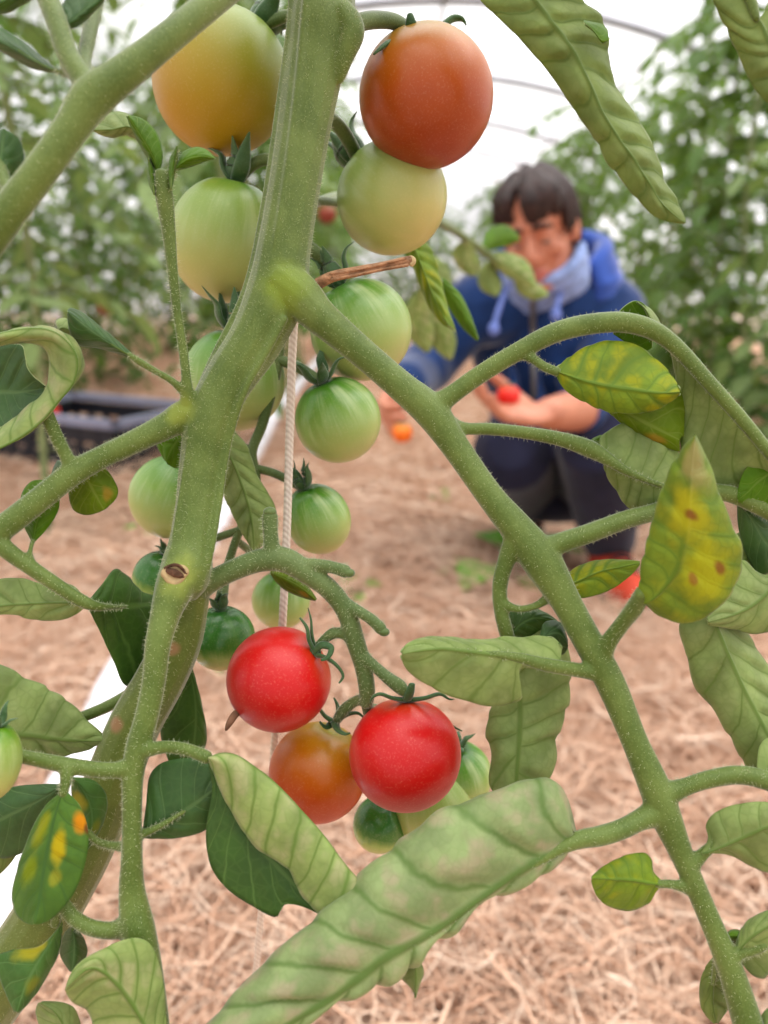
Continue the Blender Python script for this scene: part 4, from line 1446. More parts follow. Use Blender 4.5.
# looped leaf at the left edge
leaf('left', [(-1.0, (.233, .226), [(-20, 436), (8, 422), (28, 405), (42, 394), (48, 378), (48, 356), (41, 346), (24, 343), (0, 346), (-25, 352)]),
              (-0.4, (.227, .220), [(-20, 448), (15, 428), (36, 410), (52, 395), (62, 376), (62, 356), (52, 340), (28, 337), (0, 339), (-25, 346)]),
              (0.0, (.226, .221), [(-20, 456), (18, 438), (42, 420), (56, 403), (74, 380), (76, 356), (60, 336), (40, 329), (8, 332), (-25, 342)]),
              (0.7, (.230, .227), [(-20, 455), (20, 437), (48, 418), (62, 398), (82, 374), (83, 354), (68, 334), (44, 326), (10, 330), (-25, 341)])], (UND_PALE, UP), N=8, a=0.9, quilt=0.0010)
leaf3('left', [(-30, 395), (0, 392), (20, 392), (44, 388)], [(-30, 350), (0, 346), (22, 346), (27, 368), (46, 387)], [(-30, 450), (0, 432), (22, 414), (46, 390)], (.24, .236), (UP_D, UND), eL=-0.004, eR=-0.003, N=6, quilt=0.0012)
leaf3('left', [(58, 330), (64, 328), (72, 332)], [(58, 330), (56, 320), (66, 318), (73, 331)], [(58, 330), (64, 340), (72, 333)], .234, (UND, UP), N=2, quilt=0.0003, nv=16, nu=12)
# bluish small leaf of the shoot
leaf3('shoot', [(138, 360), (122, 351), (105, 340), (88, 328), (68, 312)], [(138, 359), (115, 338), (100, 326), (84, 313), (72, 308), (67, 311)], [(138, 361), (118, 354), (96, 348), (80, 346), (71, 336), (67, 314)], (.2325, .226), (UP_D, UND), eL=0.004, eR=0.005, N=5, quilt=0.0006)
# shoot tip
leaf3('shoot', [(158, 172), (152, 155), (142, 138), (128, 116)], [(157, 172), (142, 150), (132, 130), (126, 116)], [(160, 170), (163, 155), (158, 135), (145, 120), (129, 115)], (.232, .229), (UP_M, UND), N=6, quilt=0.0006, nv=30, nu=16)
leaf3('shoot', [(150, 150), (130, 128), (112, 130), (93, 130)], [(150, 148), (132, 116), (112, 112), (93, 128)], [(150, 152), (128, 136), (110, 138), (93, 131)], (.234, .232), (UND, UP), N=6, quilt=0.0012, nv=30, nu=16)
leaf3('shoot', [(174, 170), (185, 160), (200, 156), (215, 158)], [(174, 169), (184, 151), (200, 147), (215, 157)], [(174, 171), (188, 168), (202, 163), (215, 159)], (.231, .228), (UP_M, UND), N=5, quilt=0.0006, nv=30, nu=16)
leaf3('shoot', [(154, 195), (152, 180), (150, 168), (148, 158)], [(154, 196), (148, 180), (148, 158)], [(155, 194), (157, 176), (149, 158)], .2305, (UP_M, UND), N=3, quilt=0.0003, nv=16, nu=10)
leaf3('shoot', [(171, 190), (171, 175), (173, 160), (177, 146)], [(171, 191), (167, 175), (169, 160), (176, 146)], [(172, 189), (175, 175), (177, 160), (178, 146)], .2295, (UP_M, UND), N=3, quilt=0.0003, nv=16, nu=10)
# small leaves hanging under the left stalk
leaf3('left', [(74, 458), (84, 474), (94, 492), (104, 510)], [(73, 459), (68, 480), (72, 508), (84, 515), (100, 512)], [(76, 457), (98, 462), (113, 478), (118, 494), (106, 509)], (.236, .240), (UP_OLIVE, UND_Y), N=4, quilt=0.0006)
leaf3('left', [(33, 543), (36, 525), (42, 505), (46, 482)], [(33, 544), (22, 520), (21, 496), (30, 482), (44, 480)], [(34, 543), (50, 525), (59, 508), (58, 490), (47, 481)], (.232, .236), (UP_M, UND), N=4, quilt=0.0006)
leaf3('left', [(66, 470), (58, 468), (52, 478)], [(66, 468), (58, 460), (51, 474)], [(66, 472), (58, 474), (52, 480)], .2345, (UP_D, UND), N=2, quilt=0.0002, nv=14, nu=10)
# leaves behind the stem
leaf(plant, [(-1.0, (.270, .266), [(205, 425), (214, 470), (235, 520), (252, 550)]), (0.0, (.262, .266), [(212, 422), (236, 470), (250, 512), (254, 551)]), (1.0, (.270, .268), [(222, 420), (246, 444), (258, 476), (274, 504), (277, 530), (256, 551)])],
     (UND, UP), N=6, a=0.8, quilt=0.0020)
leaf3(plant, [(200, 425), (182, 436), (172, 448), (166, 462)], [(200, 420), (178, 426), (155, 433), (164, 460)], [(200, 435), (185, 455), (178, 468), (167, 464)], (.252, .254), (UP_M, UND), N=3)
leaf3(plant, [(180, 640), (192, 680), (196, 715), (192, 760)], [(175, 640), (165, 690), (160, 730), (170, 765)], [(184, 640), (198, 690), (207, 738), (196, 765)], (.266, .268), (UP, UND_SHADE), N=5)
leaf3(plant, [(270, 572), (288, 580), (302, 588), (316, 600)], [(270, 571), (292, 574), (308, 586), (317, 599)], [(270, 574), (282, 588), (300, 597), (315, 601)], .256, (UP_OLIVE, UND), N=3, nv=20, nu=14)
# right side
leaf3('right', [(555, 371), (580, 380), (605, 386), (632, 390), (658, 393), (680, 392)], [(555, 369), (572, 355), (588, 346), (608, 340), (632, 343), (654, 357), (672, 376), (680, 389)], [(555, 373), (564, 389), (584, 402), (608, 412), (632, 414), (656, 410), (674, 400), (680, 394)],
      (.2325, .226), (UND_Y, UP), eL=0.005, eR=0.004, back=0.004, N=6, a=1.1, quilt=0.0012)
leaf3('right', [(598, 398), (625, 412), (650, 425), (680, 440)], [(600, 400), (640, 395), (665, 385), (682, 380), (684, 436)], [(600, 404), (622, 424), (650, 442), (680, 452)], (.238, .2385), (UP_OLIVE, UND_Y), N=4)
# long underside leaf hanging from the arching stalk
leaf('right', [(-1.0, (.241, .246), [(668, 342), (674, 370), (677, 400), (680, 440), (690, 480), (715, 496), (745, 494), (800, 480)]), (-0.5, (.236, .240), [(670, 341), (688, 378), (702, 410), (718, 440), (735, 462), (755, 476), (772, 482), (800, 478)]),
               (0.0, (.2325, .2295), [(672, 342), (692, 364), (712, 385), (728, 404), (745, 422), (760, 440), (775, 460), (800, 475)]), (0.5, (.239, .237), [(675, 343), (694, 364), (713, 384), (729, 402), (746, 420), (762, 438), (777, 457), (802, 474)])],
     (UND, UP), N=7, a=1.6, quilt=0.0012)
leaf3('right', [(652, 345), (640, 330), (628, 322), (614, 332)], [(652, 340), (650, 318), (644, 304), (634, 301), (620, 311), (613, 328)], [(652, 348), (640, 352), (625, 342), (613, 334)], (.2385, .240), (UP_M, UND), eL=-0.003, eR=0.002, N=4, quilt=0.0005)
leaf3('right', [(655, 330), (650, 318), (645, 309), (637, 302)], [(662, 336), (660, 322), (652, 310), (638, 301)], [(648, 326), (646, 318), (643, 309), (636, 303)], .2355, (UND, UP), N=3, quilt=0.0003, nv=18, nu=10)
# heart-shaped underside leaf
leaf3('right', [(604, 457), (622, 470), (645, 480), (672, 490), (700, 500)], [(603, 455), (600, 440), (612, 428), (632, 420), (652, 420), (668, 432), (678, 452), (690, 476), (701, 498)], [(603, 459), (606, 475), (616, 490), (628, 508), (648, 514), (675, 515), (700, 502)], (.2365, .240), (UND, UP), eL=0.004, eR=0.006, back=0.004, N=6, a=1.0, quilt=0.0013)
leaf3('right', [(605, 455), (600, 446), (598, 440), (606, 435)], [(605, 452), (594, 447), (590, 441), (600, 435)], [(605, 457), (612, 448), (622, 434), (608, 434)], .2415, (UP_M, UND), N=2, quilt=0.0003, nv=18, nu=12)
# spotted leaf standing in front, tip up
leaf('right', [(-1.0, (.215, .203), [(643, 604, 0), (640, 588, .004), (644, 560, .006), (652, 525, .007), (662, 490, .006), (676, 460, .004), (694, 436, 0)]), (-0.8, (.213, .200), [(643, 604), (640, 580), (646, 550), (655, 515), (666, 480), (680, 452), (694, 435)]),
               (0.0, (.211, .197), [(645, 604), (660, 592), (676, 570), (684, 540), (688, 510), (690, 475), (695, 434)]),
               (0.85, (.216, .203), [(647, 606), (662, 618), (682, 624), (705, 618), (728, 598), (741, 570), (742, 548), (733, 525), (722, 500), (714, 475), (706, 455), (696, 435)]),
               (1.0, (.220, .206), [(648, 604), (663, 612), (682, 617), (703, 611), (723, 594), (735, 570), (736, 548), (728, 525), (718, 502), (711, 478), (705, 457), (696, 436)])], (UND_SPOT, UP), N=7, a=1.1, quilt=0.0016, nu=30)
# thin folded leaf
leaf3('right', [(552, 594), (575, 583), (600, 572), (622, 567), (640, 563)], [(552, 592), (566, 574), (588, 562), (612, 559), (640, 561)], [(552, 597), (570, 599), (590, 597), (612, 589), (630, 576), (640, 565)], (.2345, .236), (UND_Y, UP), eL=0.004, eR=0.001, N=5, quilt=0.0008)
# leaf pointing left, its base rolled to a tube
leaf3('right', [(560, 668), (540, 664), (520, 658), (495, 655), (470, 652), (440, 649), (402, 654)], [(562, 648), (556, 640), (540, 636), (518, 637), (500, 637), (482, 640), (452, 637), (424, 637), (407, 644), (401, 652)],
      [(558, 672), (530, 668), (514, 670), (517, 686), (522, 697), (510, 704), (490, 706), (470, 702), (448, 695), (424, 683), (406, 668), (401, 656)], (.2245, .214), (UND, UP), eL=0.007, eR=0.004, back=0.004, N=6, a=1.2, quilt=0.0013, nu=34)
m = MB()
leaf('right', [(-1, (.229, .2285), [(541, 650), (543, 640), (550, 637), (557, 642), (558, 652), (554, 660), (546, 660), (541, 650)]), (1, (.238, .238), [(536, 650), (538, 642), (546, 640), (552, 644), (553, 652), (549, 658), (541, 658), (536, 650)])], (UP_D, UND), N=3, quilt=0.0, nv=24, nu=8)
# drooping tube of a leaf behind it
leaf3('right', [(513, 652), (518, 680), (520, 710), (519, 740), (517, 770), (515, 812)], [(512, 652), (506, 672), (500, 692), (490, 712), (486, 735), (492, 755), (491, 790), (510, 812)], [(515, 650), (545, 628), (562, 634), (570, 660), (570, 690), (566, 712), (557, 738), (556, 760), (545, 785), (520, 812)],
      (.240, .238), (UND, UP), eL=0.006, eR=0.006, back=0.008, N=6, a=1.0, quilt=0.0024, nu=34)
leaf3('right', [(508, 640), (520, 625), (535, 618), (556, 622)], [(508, 636), (510, 612), (526, 606), (545, 612), (557, 620)], [(509, 644), (530, 640), (548, 636), (557, 625)], (.2395, .241), (UP, UND), N=4, quilt=0.0008)
leaf3('right', [(540, 640), (550, 634), (560, 634), (568, 645)], [(540, 636), (545, 622), (560, 622), (568, 640)], [(540, 646), (552, 652), (562, 655), (568, 648)], (.2325, .234), (UP_D, UND), N=3, quilt=0.0004)
# right edge leaves
leaf('right', [(-1.0, (.246, .240), [(704, 610), (680, 626), (688, 655), (698, 690), (718, 716), (738, 750), (757, 782), (790, 800)]), (-0.85, (.240, .235), [(706, 608), (680, 622), (686, 650), (696, 686), (716, 712), (736, 746), (756, 780), (790, 798)]),
               (-0.55, (.236, .231), [(708, 606), (694, 622), (704, 655), (718, 690), (736, 720), (756, 750), (772, 775), (792, 796)]), (0.0, (.234, .230), [(712, 604), (714, 620), (728, 655), (744, 690), (760, 720), (778, 755), (794, 794)]),
               (1.0, (.242, .238), [(718, 602), (735, 612), (752, 640), (772, 672), (795, 710), (808, 750), (796, 792)])], (UND, UP), N=7, a=1.2, quilt=0.0022)
leaf3('right', [(790, 560), (770, 590), (745, 610), (708, 622)], [(788, 556), (765, 575), (742, 560), (728, 580), (706, 618)], [(792, 564), (786, 620), (760, 634), (735, 630), (708, 625)], (.236, .229), (UND, UP), eL=0.004, eR=0.004, N=5, quilt=0.0010)
leaf3('right', [(775, 470), (758, 482), (748, 492), (738, 500)], [(778, 462), (765, 459), (750, 464), (741, 478), (737, 498)], [(778, 500), (768, 505), (752, 506), (738, 502)], (.235, .237), (UP_M, UND), eL=0.001, eR=0.001, N=3, quilt=0.0005)
leaf3('right', [(738, 502), (752, 520), (764, 540), (780, 560)], [(737, 503), (738, 525), (744, 550), (760, 575), (778, 565)], [(740, 501), (762, 508), (780, 520), (784, 555)], (.2405, .243), (UP_D, UND), N=4, quilt=0.0008)
leaf3('right', [(700, 620), (720, 590), (745, 560), (790, 540)], [(700, 625), (700, 580), (735, 535), (790, 515)], [(702, 622), (745, 610), (780, 580), (795, 545)], (.246, .248), (UND_SHADE, UP), N=5, quilt=0.0012)
leaf3('right', [(768, 781), (790, 770), (815, 775)], [(757, 768), (764, 740), (800, 735), (815, 770)], [(768, 785), (790, 800), (812, 785)], (.2215, .221), (UND, UP), N=3)
leaf3('right', [(702, 854), (718, 848), (738, 840), (760, 830), (800, 815)], [(701, 852), (708, 838), (706, 824), (716, 812), (738, 804), (768, 802), (800, 812)], [(703, 856), (716, 853), (732, 856), (750, 866), (772, 872), (800, 845), (802, 820)], (.2205, .214), (UND, UP), eL=0.004, eR=0.004, N=5, a=0.9, quilt=0.0012)
leaf3('right', [(664, 884), (650, 883), (632, 880), (612, 879), (592, 878)], [(664, 882), (654, 872), (652, 860), (645, 853), (630, 854), (612, 861), (598, 870), (591, 877)], [(664, 886), (656, 892), (648, 904), (630, 911), (612, 908), (598, 898), (591, 881)], (.2205, .216), (UND_Y, UP), eL=0.004, eR=0.004, N=5, a=0.9, quilt=0.0012)
leaf3('right', [(736, 955), (748, 940), (762, 930), (790, 915)], [(735, 953), (738, 935), (748, 920), (768, 910), (790, 908)], [(738, 957), (752, 975), (765, 978), (780, 955), (792, 920)], (.2185, .214), (UND, UP), N=4, quilt=0.0008)
leaf3('right', [(722, 945), (730, 936), (740, 937), (748, 944)], [(722, 942), (730, 930), (742, 931), (749, 942)], [(722, 948), (732, 946), (742, 948), (749, 946)], .2215, (UP_M, UND), N=2, nv=16, nu=10, quilt=0.0003)
leaf3('right', [(718, 955), (714, 975), (712, 998), (716, 1023)], [(716, 953), (704, 970), (699, 990), (703, 1012), (714, 1024)], [(720, 957), (730, 978), (732, 1000), (718, 1024)], (.223, .226), (UND_SHADE, UP), eL=0.003, eR=0.003, N=4, quilt=0.0012)
leaf3('right', [(765, 1060), (772, 1035), (785, 1015), (800, 1005)], [(764, 1060), (758, 1035), (765, 1010), (800, 1000)], [(768, 1060), (790, 1045), (802, 1010)], .2145, (UND, UP), N=3)
# tip under the big leaf
leaf3('right', [(415, 960), (416, 972), (416, 985), (415, 998)], [(413, 960), (400, 975), (412, 990), (415, 998)], [(418, 958), (424, 972), (419, 988), (416, 998)], .2125, (UND, UP), N=3, nv=20, nu=12, quilt=0.0003)
# leaves hanging in from above
leaf3('tall', [(520, -20), (548, 18), (572, 50), (590, 85), (602, 112), (618, 138), (634, 160), (648, 182), (664, 206), (685, 223)],
      [(460, -30), (478, -2), (512, 31), (540, 62), (560, 88), (577, 115), (592, 134), (607, 162), (625, 184), (641, 204), (660, 219), (684, 224)],
      [(560, -25), (585, 2), (601, 16), (608, 38), (611, 72), (624, 98), (642, 124), (656, 152), (666, 182), (677, 200), (686, 221)], (.225, .221), (UND_SHADE, UP), eL=0.006, eR=0.006, N=9, a=0.55, quilt=0.0030, nv=90, nu=34)
leaf('tall', [(-1, (.223, .223), [(584, 20), (594, 22), (602, 24), (608, 30)]), (0, (.221, .221), [(585, 24), (594, 31), (602, 40), (609, 40)]), (1, (.224, .224), [(590, 27), (598, 38), (603, 44), (610, 38)])], (UP_M, UND), N=2, quilt=0.0003, nv=20, nu=10)
leaf3('tall', [(757, 18), (770, 45), (782, 75), (800, 125)], [(735, -30), (713, -5), (727, 30), (740, 60), (754, 88), (770, 105), (798, 128)], [(780, -30), (810, 0), (825, 45), (822, 90), (802, 128)], (.2095, .208), (UND_SHADE, UP), eL=0.005, eR=0.005, N=6, a=1.1, quilt=0.0020)
# near dark leaves in the upper left
leaf3('upper', [(-2, 182), (0, 165), (2, 148), (4, 128)], [(-4, 182), (-18, 165), (-14, 140), (2, 128)], [(0, 183), (14, 176), (24, 160), (20, 140), (6, 129)], (.1895, .189), (UP_D, UND), N=3, quilt=0.0004)
leaf3('upper', [(57, 71), (38, 62), (18, 50), (-5, 38), (-40, 20)], [(58, 69), (46, 60), (26, 43), (0, 27), (-40, 10)], [(57, 73), (36, 70), (15, 60), (-5, 48), (-40, 30)], (.192, .191), (UP_D, UND), N=4, quilt=0.0006)
leaf3('upper', [(60, 28), (78, 15), (96, 0), (120, -25)], [(58, 26), (62, 5), (80, -20), (118, -28)], [(61, 30), (78, 27), (100, 6), (122, -22)], (.1925, .193), (UP_D, UND), N=4, quilt=0.0006)
leaf3('upper', [(44, -10), (20, -8), (0, 0), (-30, 8)], [(44, -14), (15, -30), (-30, -8)], [(44, -6), (25, 4), (5, 14), (-30, 12)], .196, (UP, UND), N=4)
# drooping leaf behind the pale green tomato
leaf3(plant, [(408, 232), (422, 268), (434, 298), (448, 325)], [(400, 235), (412, 266), (422, 292), (436, 318), (456, 332)], [(412, 230), (432, 250), (440, 275), (446, 300), (456, 330)], (.335, .335), (UND_Y, UP_M), eL=0.006, eR=0.006, N=6, quilt=0.002)
leaf3(plant, [(440, 280), (454, 298), (466, 318), (478, 340)], [(436, 285), (450, 310), (464, 330), (477, 341)], [(444, 278), (462, 296), (472, 318), (479, 339)], (.36, .365), (UP_M, UND), N=4, quilt=0.001)
m = MB()
m.ptube([(296, 200, .281, 5), (350, 205, .32, 4), (395, 220, .333, 4), (412, 240, .335, 3.5), (440, 282, .358, 3)], 8, 8)
build('leaf_stalk', m, STALK, plant, BASE)
m = MB()
m.ptube([(178, 650, .252, 6), (120, 700, .262, 6), (40, 730, .254, 5), (-40, 740, .252, 5)], 8, 8)
build('leaf_stalk', m, STALK, plant, BASE)

far = MB()
far.ptube([(300, 210, .283, 5), (350, 196, .42, 5), (405, 205, .58, 5), (450, 228, .70, 4.5), (490, 256, .78, 4), (522, 280, .82, 3)], 8, 8)
far.ptube([(430, 216, .65, 3), (425, 250, .66, 3), (420, 290, .67, 2.5)], 6, 6)
fst = build('leaf_stalk', far, STALK, plant, BASE)
for (md, lf, rt, d0, d1, mt) in (
        ([(488, 254), (505, 264), (522, 274), (536, 288)], [(488, 252), (508, 252), (528, 262), (537, 286)], [(488, 257), (500, 272), (520, 284), (535, 289)], .78, .80, UND_PALE),
        ([(515, 276), (520, 284), (532, 292), (548, 296)], [(515, 274), (528, 280), (542, 286), (549, 295)], [(514, 278), (518, 292), (532, 300), (547, 297)], .81, .83, UND_PALE),
        ([(466, 238), (462, 250), (466, 264), (474, 276)], [(465, 238), (452, 252), (458, 268), (473, 277)], [(468, 239), (476, 252), (480, 266), (476, 276)], .73, .75, UND_PALE),
        ([(480, 250), (492, 240), (506, 236), (520, 240)], [(480, 248), (490, 228), (508, 226), (520, 238)], [(481, 252), (494, 250), (508, 246), (519, 241)], .76, .79, UP_M),
        ([(492, 258), (486, 272), (488, 286), (496, 296)], [(491, 257), (478, 272), (480, 288), (495, 297)], [(494, 259), (498, 272), (502, 286), (498, 296)], .79, .80, UND),
        ([(420, 288), (416, 310), (420, 334), (428, 352)], [(419, 288), (404, 312), (408, 336), (426, 353)], [(422, 288), (430, 310), (434, 334), (430, 352)], .67, .70, UND_PALE),
        ([(424, 256), (434, 268), (440, 286), (440, 304)], [(424, 254), (444, 262), (452, 284), (442, 304)], [(422, 258), (426, 274), (430, 292), (438, 304)], .66, .68, UND),
        ([(418, 300), (430, 316), (442, 336), (450, 360)], [(418, 298), (444, 312), (456, 338), (452, 360)], [(416, 302), (420, 322), (432, 346), (448, 360)], .68, .71, UND_PALE),
        ([(405, 206), (412, 226), (414, 246), (410, 262)], [(403, 206), (400, 228), (402, 248), (408, 262)], [(407, 206), (424, 226), (426, 246), (412, 262)], .58, .60, UP_M)):
    leaf3(fst, md, lf, rt, (d0, d1), (mt, UP), eL=0.006, eR=0.006, N=5, quilt=0.002, nv=24, nu=14, thick=0.0004)
# ------------------------------------------------------------------ tomatoes
T_YEL = tomato_mat('tomato_turning', [(0.0, (172, 136, 48)), (0.3, (164, 142, 54)), (0.55, (146, 142, 56)), (0.85, (118, 136, 50)), (1.0, (96, 122, 38))], rough=0.4, blush=((-0.7, 0.2, -0.4), (172, 120, 32), 0.35))  # turning colours; blossom end also lightened to offset the dim underside
T_ORA = tomato_mat('tomato_orange', [(0.0, (140, 54, 2)), (0.35, (166, 80, 4)), (0.62, (176, 100, 8)), (0.84, (160, 122, 20)), (0.97, (128, 126, 22))], rough=0.34)  # ripening, with some shade painted into the darker lower half
T_ORR = tomato_mat('tomato_orange_red', [(0.0, (168, 52, 8)), (0.45, (184, 80, 14)), (0.75, (190, 110, 28)), (0.93, (184, 134, 44)), (1.0, (140, 130, 44))], rough=0.34)
T_RED = tomato_mat('tomato_red', [(0.0, (168, 5, 6)), (0.5, (188, 10, 8)), (0.85, (198, 30, 10)), (1.0, (186, 70, 18))], rough=0.34)
T_PAL = tomato_mat('tomato_pale_green', [(0.0, (192, 184, 122)), (0.3, (174, 180, 112)), (0.65, (142, 164, 92)), (0.88, (124, 152, 68)), (1.0, (84, 128, 28))], streak=(184, 198, 144), streak_amt=0.45, rough=0.34)  # lowest stop raised to make up for less light below
T_GRN = tomato_mat('tomato_green', [(0.0, (190, 190, 132)), (0.35, (164, 182, 112)), (0.62, (132, 164, 86)), (0.86, (84, 132, 46)), (1.0, (48, 98, 20))], streak=(186, 204, 150), streak_amt=0.65, rough=0.3)
T_DRK = tomato_mat('tomato_dark_green', [(0.0, (190, 192, 132)), (0.35, (150, 176, 100)), (0.52, (66, 118, 50)), (1.0, (42, 92, 34))], streak=(110, 150, 84), streak_amt=0.4, rough=0.25)
DRYF = plain('dried_petal', (128, 92, 70), 0.8, 0.2, 0.2, 200)
GRP = 'tomatoes of the near plant'


def fruit_mesh(R, sq, mat, parent):
    m = MB()
    nu, nv = 48, 32
    V = []
    for i in range(nv + 1):
        ph = math.pi * i / nv
        for j in range(nu):
            th = 2 * math.pi * j / nu
            r = R * math.sin(ph) * (1 + 0.010 * math.cos(5 * th) * (math.cos(ph) > 0) * math.cos(ph))
            z = R * sq * math.cos(ph)
            if ph < 1.2:
                z -= R * 0.13 * math.exp(-(r / (0.22 * R)) ** 2)
            if ph > 2.4:
                z += R * 0.02 * math.exp(-(r / (0.12 * R)) ** 2)
            V.append((r * math.cos(th), r * math.sin(th), z))
    F = []
    for i in range(nv):
        for j in range(nu):
            F.append((i * nu + j, (i + 1) * nu + j, (i + 1) * nu + (j + 1) % nu, i * nu + (j + 1) % nu))
    m.add(V, F)
    return build('fruit', m, mat, parent)


def tomato(x, y, d, r, axis, mat, label, stalk=None, sq=1.0, seed=0, lift=0.5, sl=0.85, calyx=True, spin=0.0, group=GRP):
    R = r / FPX * d
    c = P(x, y, d)
    t = thing('tomato', label, 'tomato', tuple(c), group)
    z = norm(RGT * axis[0] + UPV * axis[1] - FWD * axis[2])
    q = Vector((0, 0, 1)).rotation_difference(Vector(z))
    t.rotation_mode = 'QUATERNION'
    t.rotation_quaternion = q
    Mi = np.array(q.to_matrix())

    def loc(p):
        return (np.asarray(p) - c) @ Mi
    fruit_mesh(R, sq, mat, t)
    if calyx:
        rs = random.Random(seed + 50)
        m = MB()
        zt = R * sq * 0.90
        m.ellipsoid(np.array([0, 0, zt]), [[R * 0.17, 0, 0], [0, R * 0.17, 0], [0, 0, R * 0.07]], 14, 6)
        for k in range(5):
            az = spin + k * 2 * math.pi / 5 + rs.uniform(-.25, .25)
            dr = np.array([math.cos(az), math.sin(az), 0])
            L = R * min(1.15, sl * 1.35) * rs.uniform(0.8, 1.15)
            lf = lift * rs.uniform(0.5, 1.4)
            pts, p, an = [np.array([0, 0, zt + R * 0.02])], np.array([0, 0, zt + R * 0.02]), 0.25
            for s in range(5):
                an += (lf * 0.55 if s < 3 else -0.5 * rs.uniform(-0.5, 1.6))
                p = p + (dr * math.cos(an) + np.array([0, 0, 1]) * math.sin(an)) * L / 5
                pts.append(p)
            w = R * 0.115
            m.tube(pts, [w * 0.9, w * 1.25, w * 1.3, w * 1.05, w * 0.6, w * 0.12], 8, 4, flat=0.38, fdir=(0, 0, 1.0))
        build('calyx', m, SEPAL, t)
    if stalk:
        m = MB()
        pts = [loc(P(*s[:3])) for s in stalk]
        m.tube(pts + [np.array([0, 0, R * sq * 0.92])], [s[3] / FPX * s[2] for s in stalk] + [stalk[-1][3] / FPX * d], 10, 6)
        build('stalk', m, TRUSS, t)
    return t, c, R


def custom_calyx(t, c, strips):
    Mi = np.array(t.rotation_quaternion.to_matrix())
    m = MB()
    for s in strips:
        w = np.array([P(*q[:3]) for q in s])
        m.tube((w - c) @ Mi, [q[3] / FPX * q[2] for q in s], 8, 6, flat=0.55)
    build('calyx', m, SEPAL, t)


tomato(222, 82, .284, 67, (0.50, 0.80, -0.05), T_YEL, 'large yellow-green tomato at the top, left of the main stem', [(305, 20, .272, 6), (290, 15, .278, 6)], 1.04, 1, 0.7, 0.5)
t, c, R = tomato(426, 98, .272, 67, (-0.06, 0.97, -0.06), T_ORA, 'large orange-brown tomato hanging at the top right of the main stem', [(348, 30, .250, 8.5), (362, 22, .253, 8.5), (382, 20, .258, 8), (398, 23, .263, 7.5), (409, 32, .268, 7)], 0.99, 2, 0.9, 0.62, calyx=False)
custom_calyx(t, c, [
    [(421, 38, .270, 6), (414, 34, .262, 7), (411, 24, .258, 6), (410, 14, .257, 3)],
    [(424, 38, .274, 6), (438, 30, .276, 6), (452, 19, .277, 6), (462, 19, .277, 4), (466, 25, .277, 1.5)],
    [(419, 38, .270, 6), (400, 38, .262, 6), (385, 45, .256, 5), (374, 54, .254, 2)],
    [(423, 38, .276, 6), (436, 36, .285, 6), (452, 42, .291, 3)],
    [(419, 38, .276, 6), (405, 36, .286, 6), (390, 40, .292, 3)]])
tomato(392, 198, .292, 55.5, (-0.62, 0.72, -0.2), T_PAL, 'pale green tomato touching the underside of the orange-brown one', [(305, 128, .276, 7), (326, 118, .279, 7), (342, 130, .283, 7)], 0.98, 3, 0.9, 0.75, spin=0.9)
tomato(226, 241, .291, 56, (0.22, 0.90, 0.28), T_PAL, 'pale green tomato left of the main stem, directly under the yellow-green one', [(296, 170, .279, 6), (262, 160, .284, 6)], 1.08, 4, 1.0, 0.6, spin=0.3)
tomato(361, 330, .290, 51, (-0.42, 0.80, 0.25), T_GRN, 'green tomato behind the right branch, beneath the dry broken stub', [(292, 240, .283, 7), (312, 250, .284, 7), (330, 268, .286, 7)], 0.99, 5, 1.0, 0.62, spin=0.2)
tomato(234, 380, .292, 51, (0.05, 0.92, 0.30), T_GRN, 'green tomato behind the main stem, level with the left side branch', [(284, 300, .285, 6), (262, 300, .287, 6)], 1.0, 6, 1.0, 0.7, spin=1.1)
tomato(338, 420, .284, 43, (-0.35, 0.82, 0.32), T_GRN, 'glossy green tomato right of the white string, touching the right branch', [(277, 360, .286, 5.5), (296, 366, .284, 5.5)], 1.0, 7, 0.6, 0.7)
tomato(318, 519, .288, 32.5, (-0.35, 0.85, 0.32), T_GRN, 'small green tomato hanging just right of the white string', [(254, 468, .286, 4.5), (276, 474, .286, 4.5)], 1.12, 8, 0.8, 1.0, spin=0.7)
tomato(172, 497, .294, 42, (0.35, 0.9, 0.15), T_GRN, 'green tomato peeking out left of the main stem below the side branch', [(254, 450, .286, 5), (215, 448, .29, 5)], 1.0, 9, 0.5, 0.6)
tomato(160, 578, .294, 27, (0.3, 0.9, 0.2), T_DRK, 'small dark green tomato mostly hidden behind the scarred stem node', [(240, 530, .285, 4), (195, 545, .29, 4)], 1.02, 10, 0.5, 0.6)
tomato(222, 638, .280, 33, (0.0, 0.97, 0.22), T_DRK, 'dark green tomato with pale bottom, left of the upper red one', [(224, 582, .2825, 5.5)], 0.98, 11, 0.9, 0.65, spin=0.4)
tomato(281, 600, .318, 29, (0.1, 0.95, 0.1), T_GRN, 'blurred green tomato behind the white string, above the upper red one', [(236, 540, .286, 4), (262, 560, .305, 4)], 1.0, 12, 0.5, 0.5)
t, c, R = tomato(279, 679, .2525, 52, (0.80, 0.45, 0.02), T_RED, 'bright red tomato, the upper left of the two red ones', None, 1.0, 13, 0.6, 0.05, calyx=False)
Mi = np.array(t.rotation_quaternion.to_matrix())
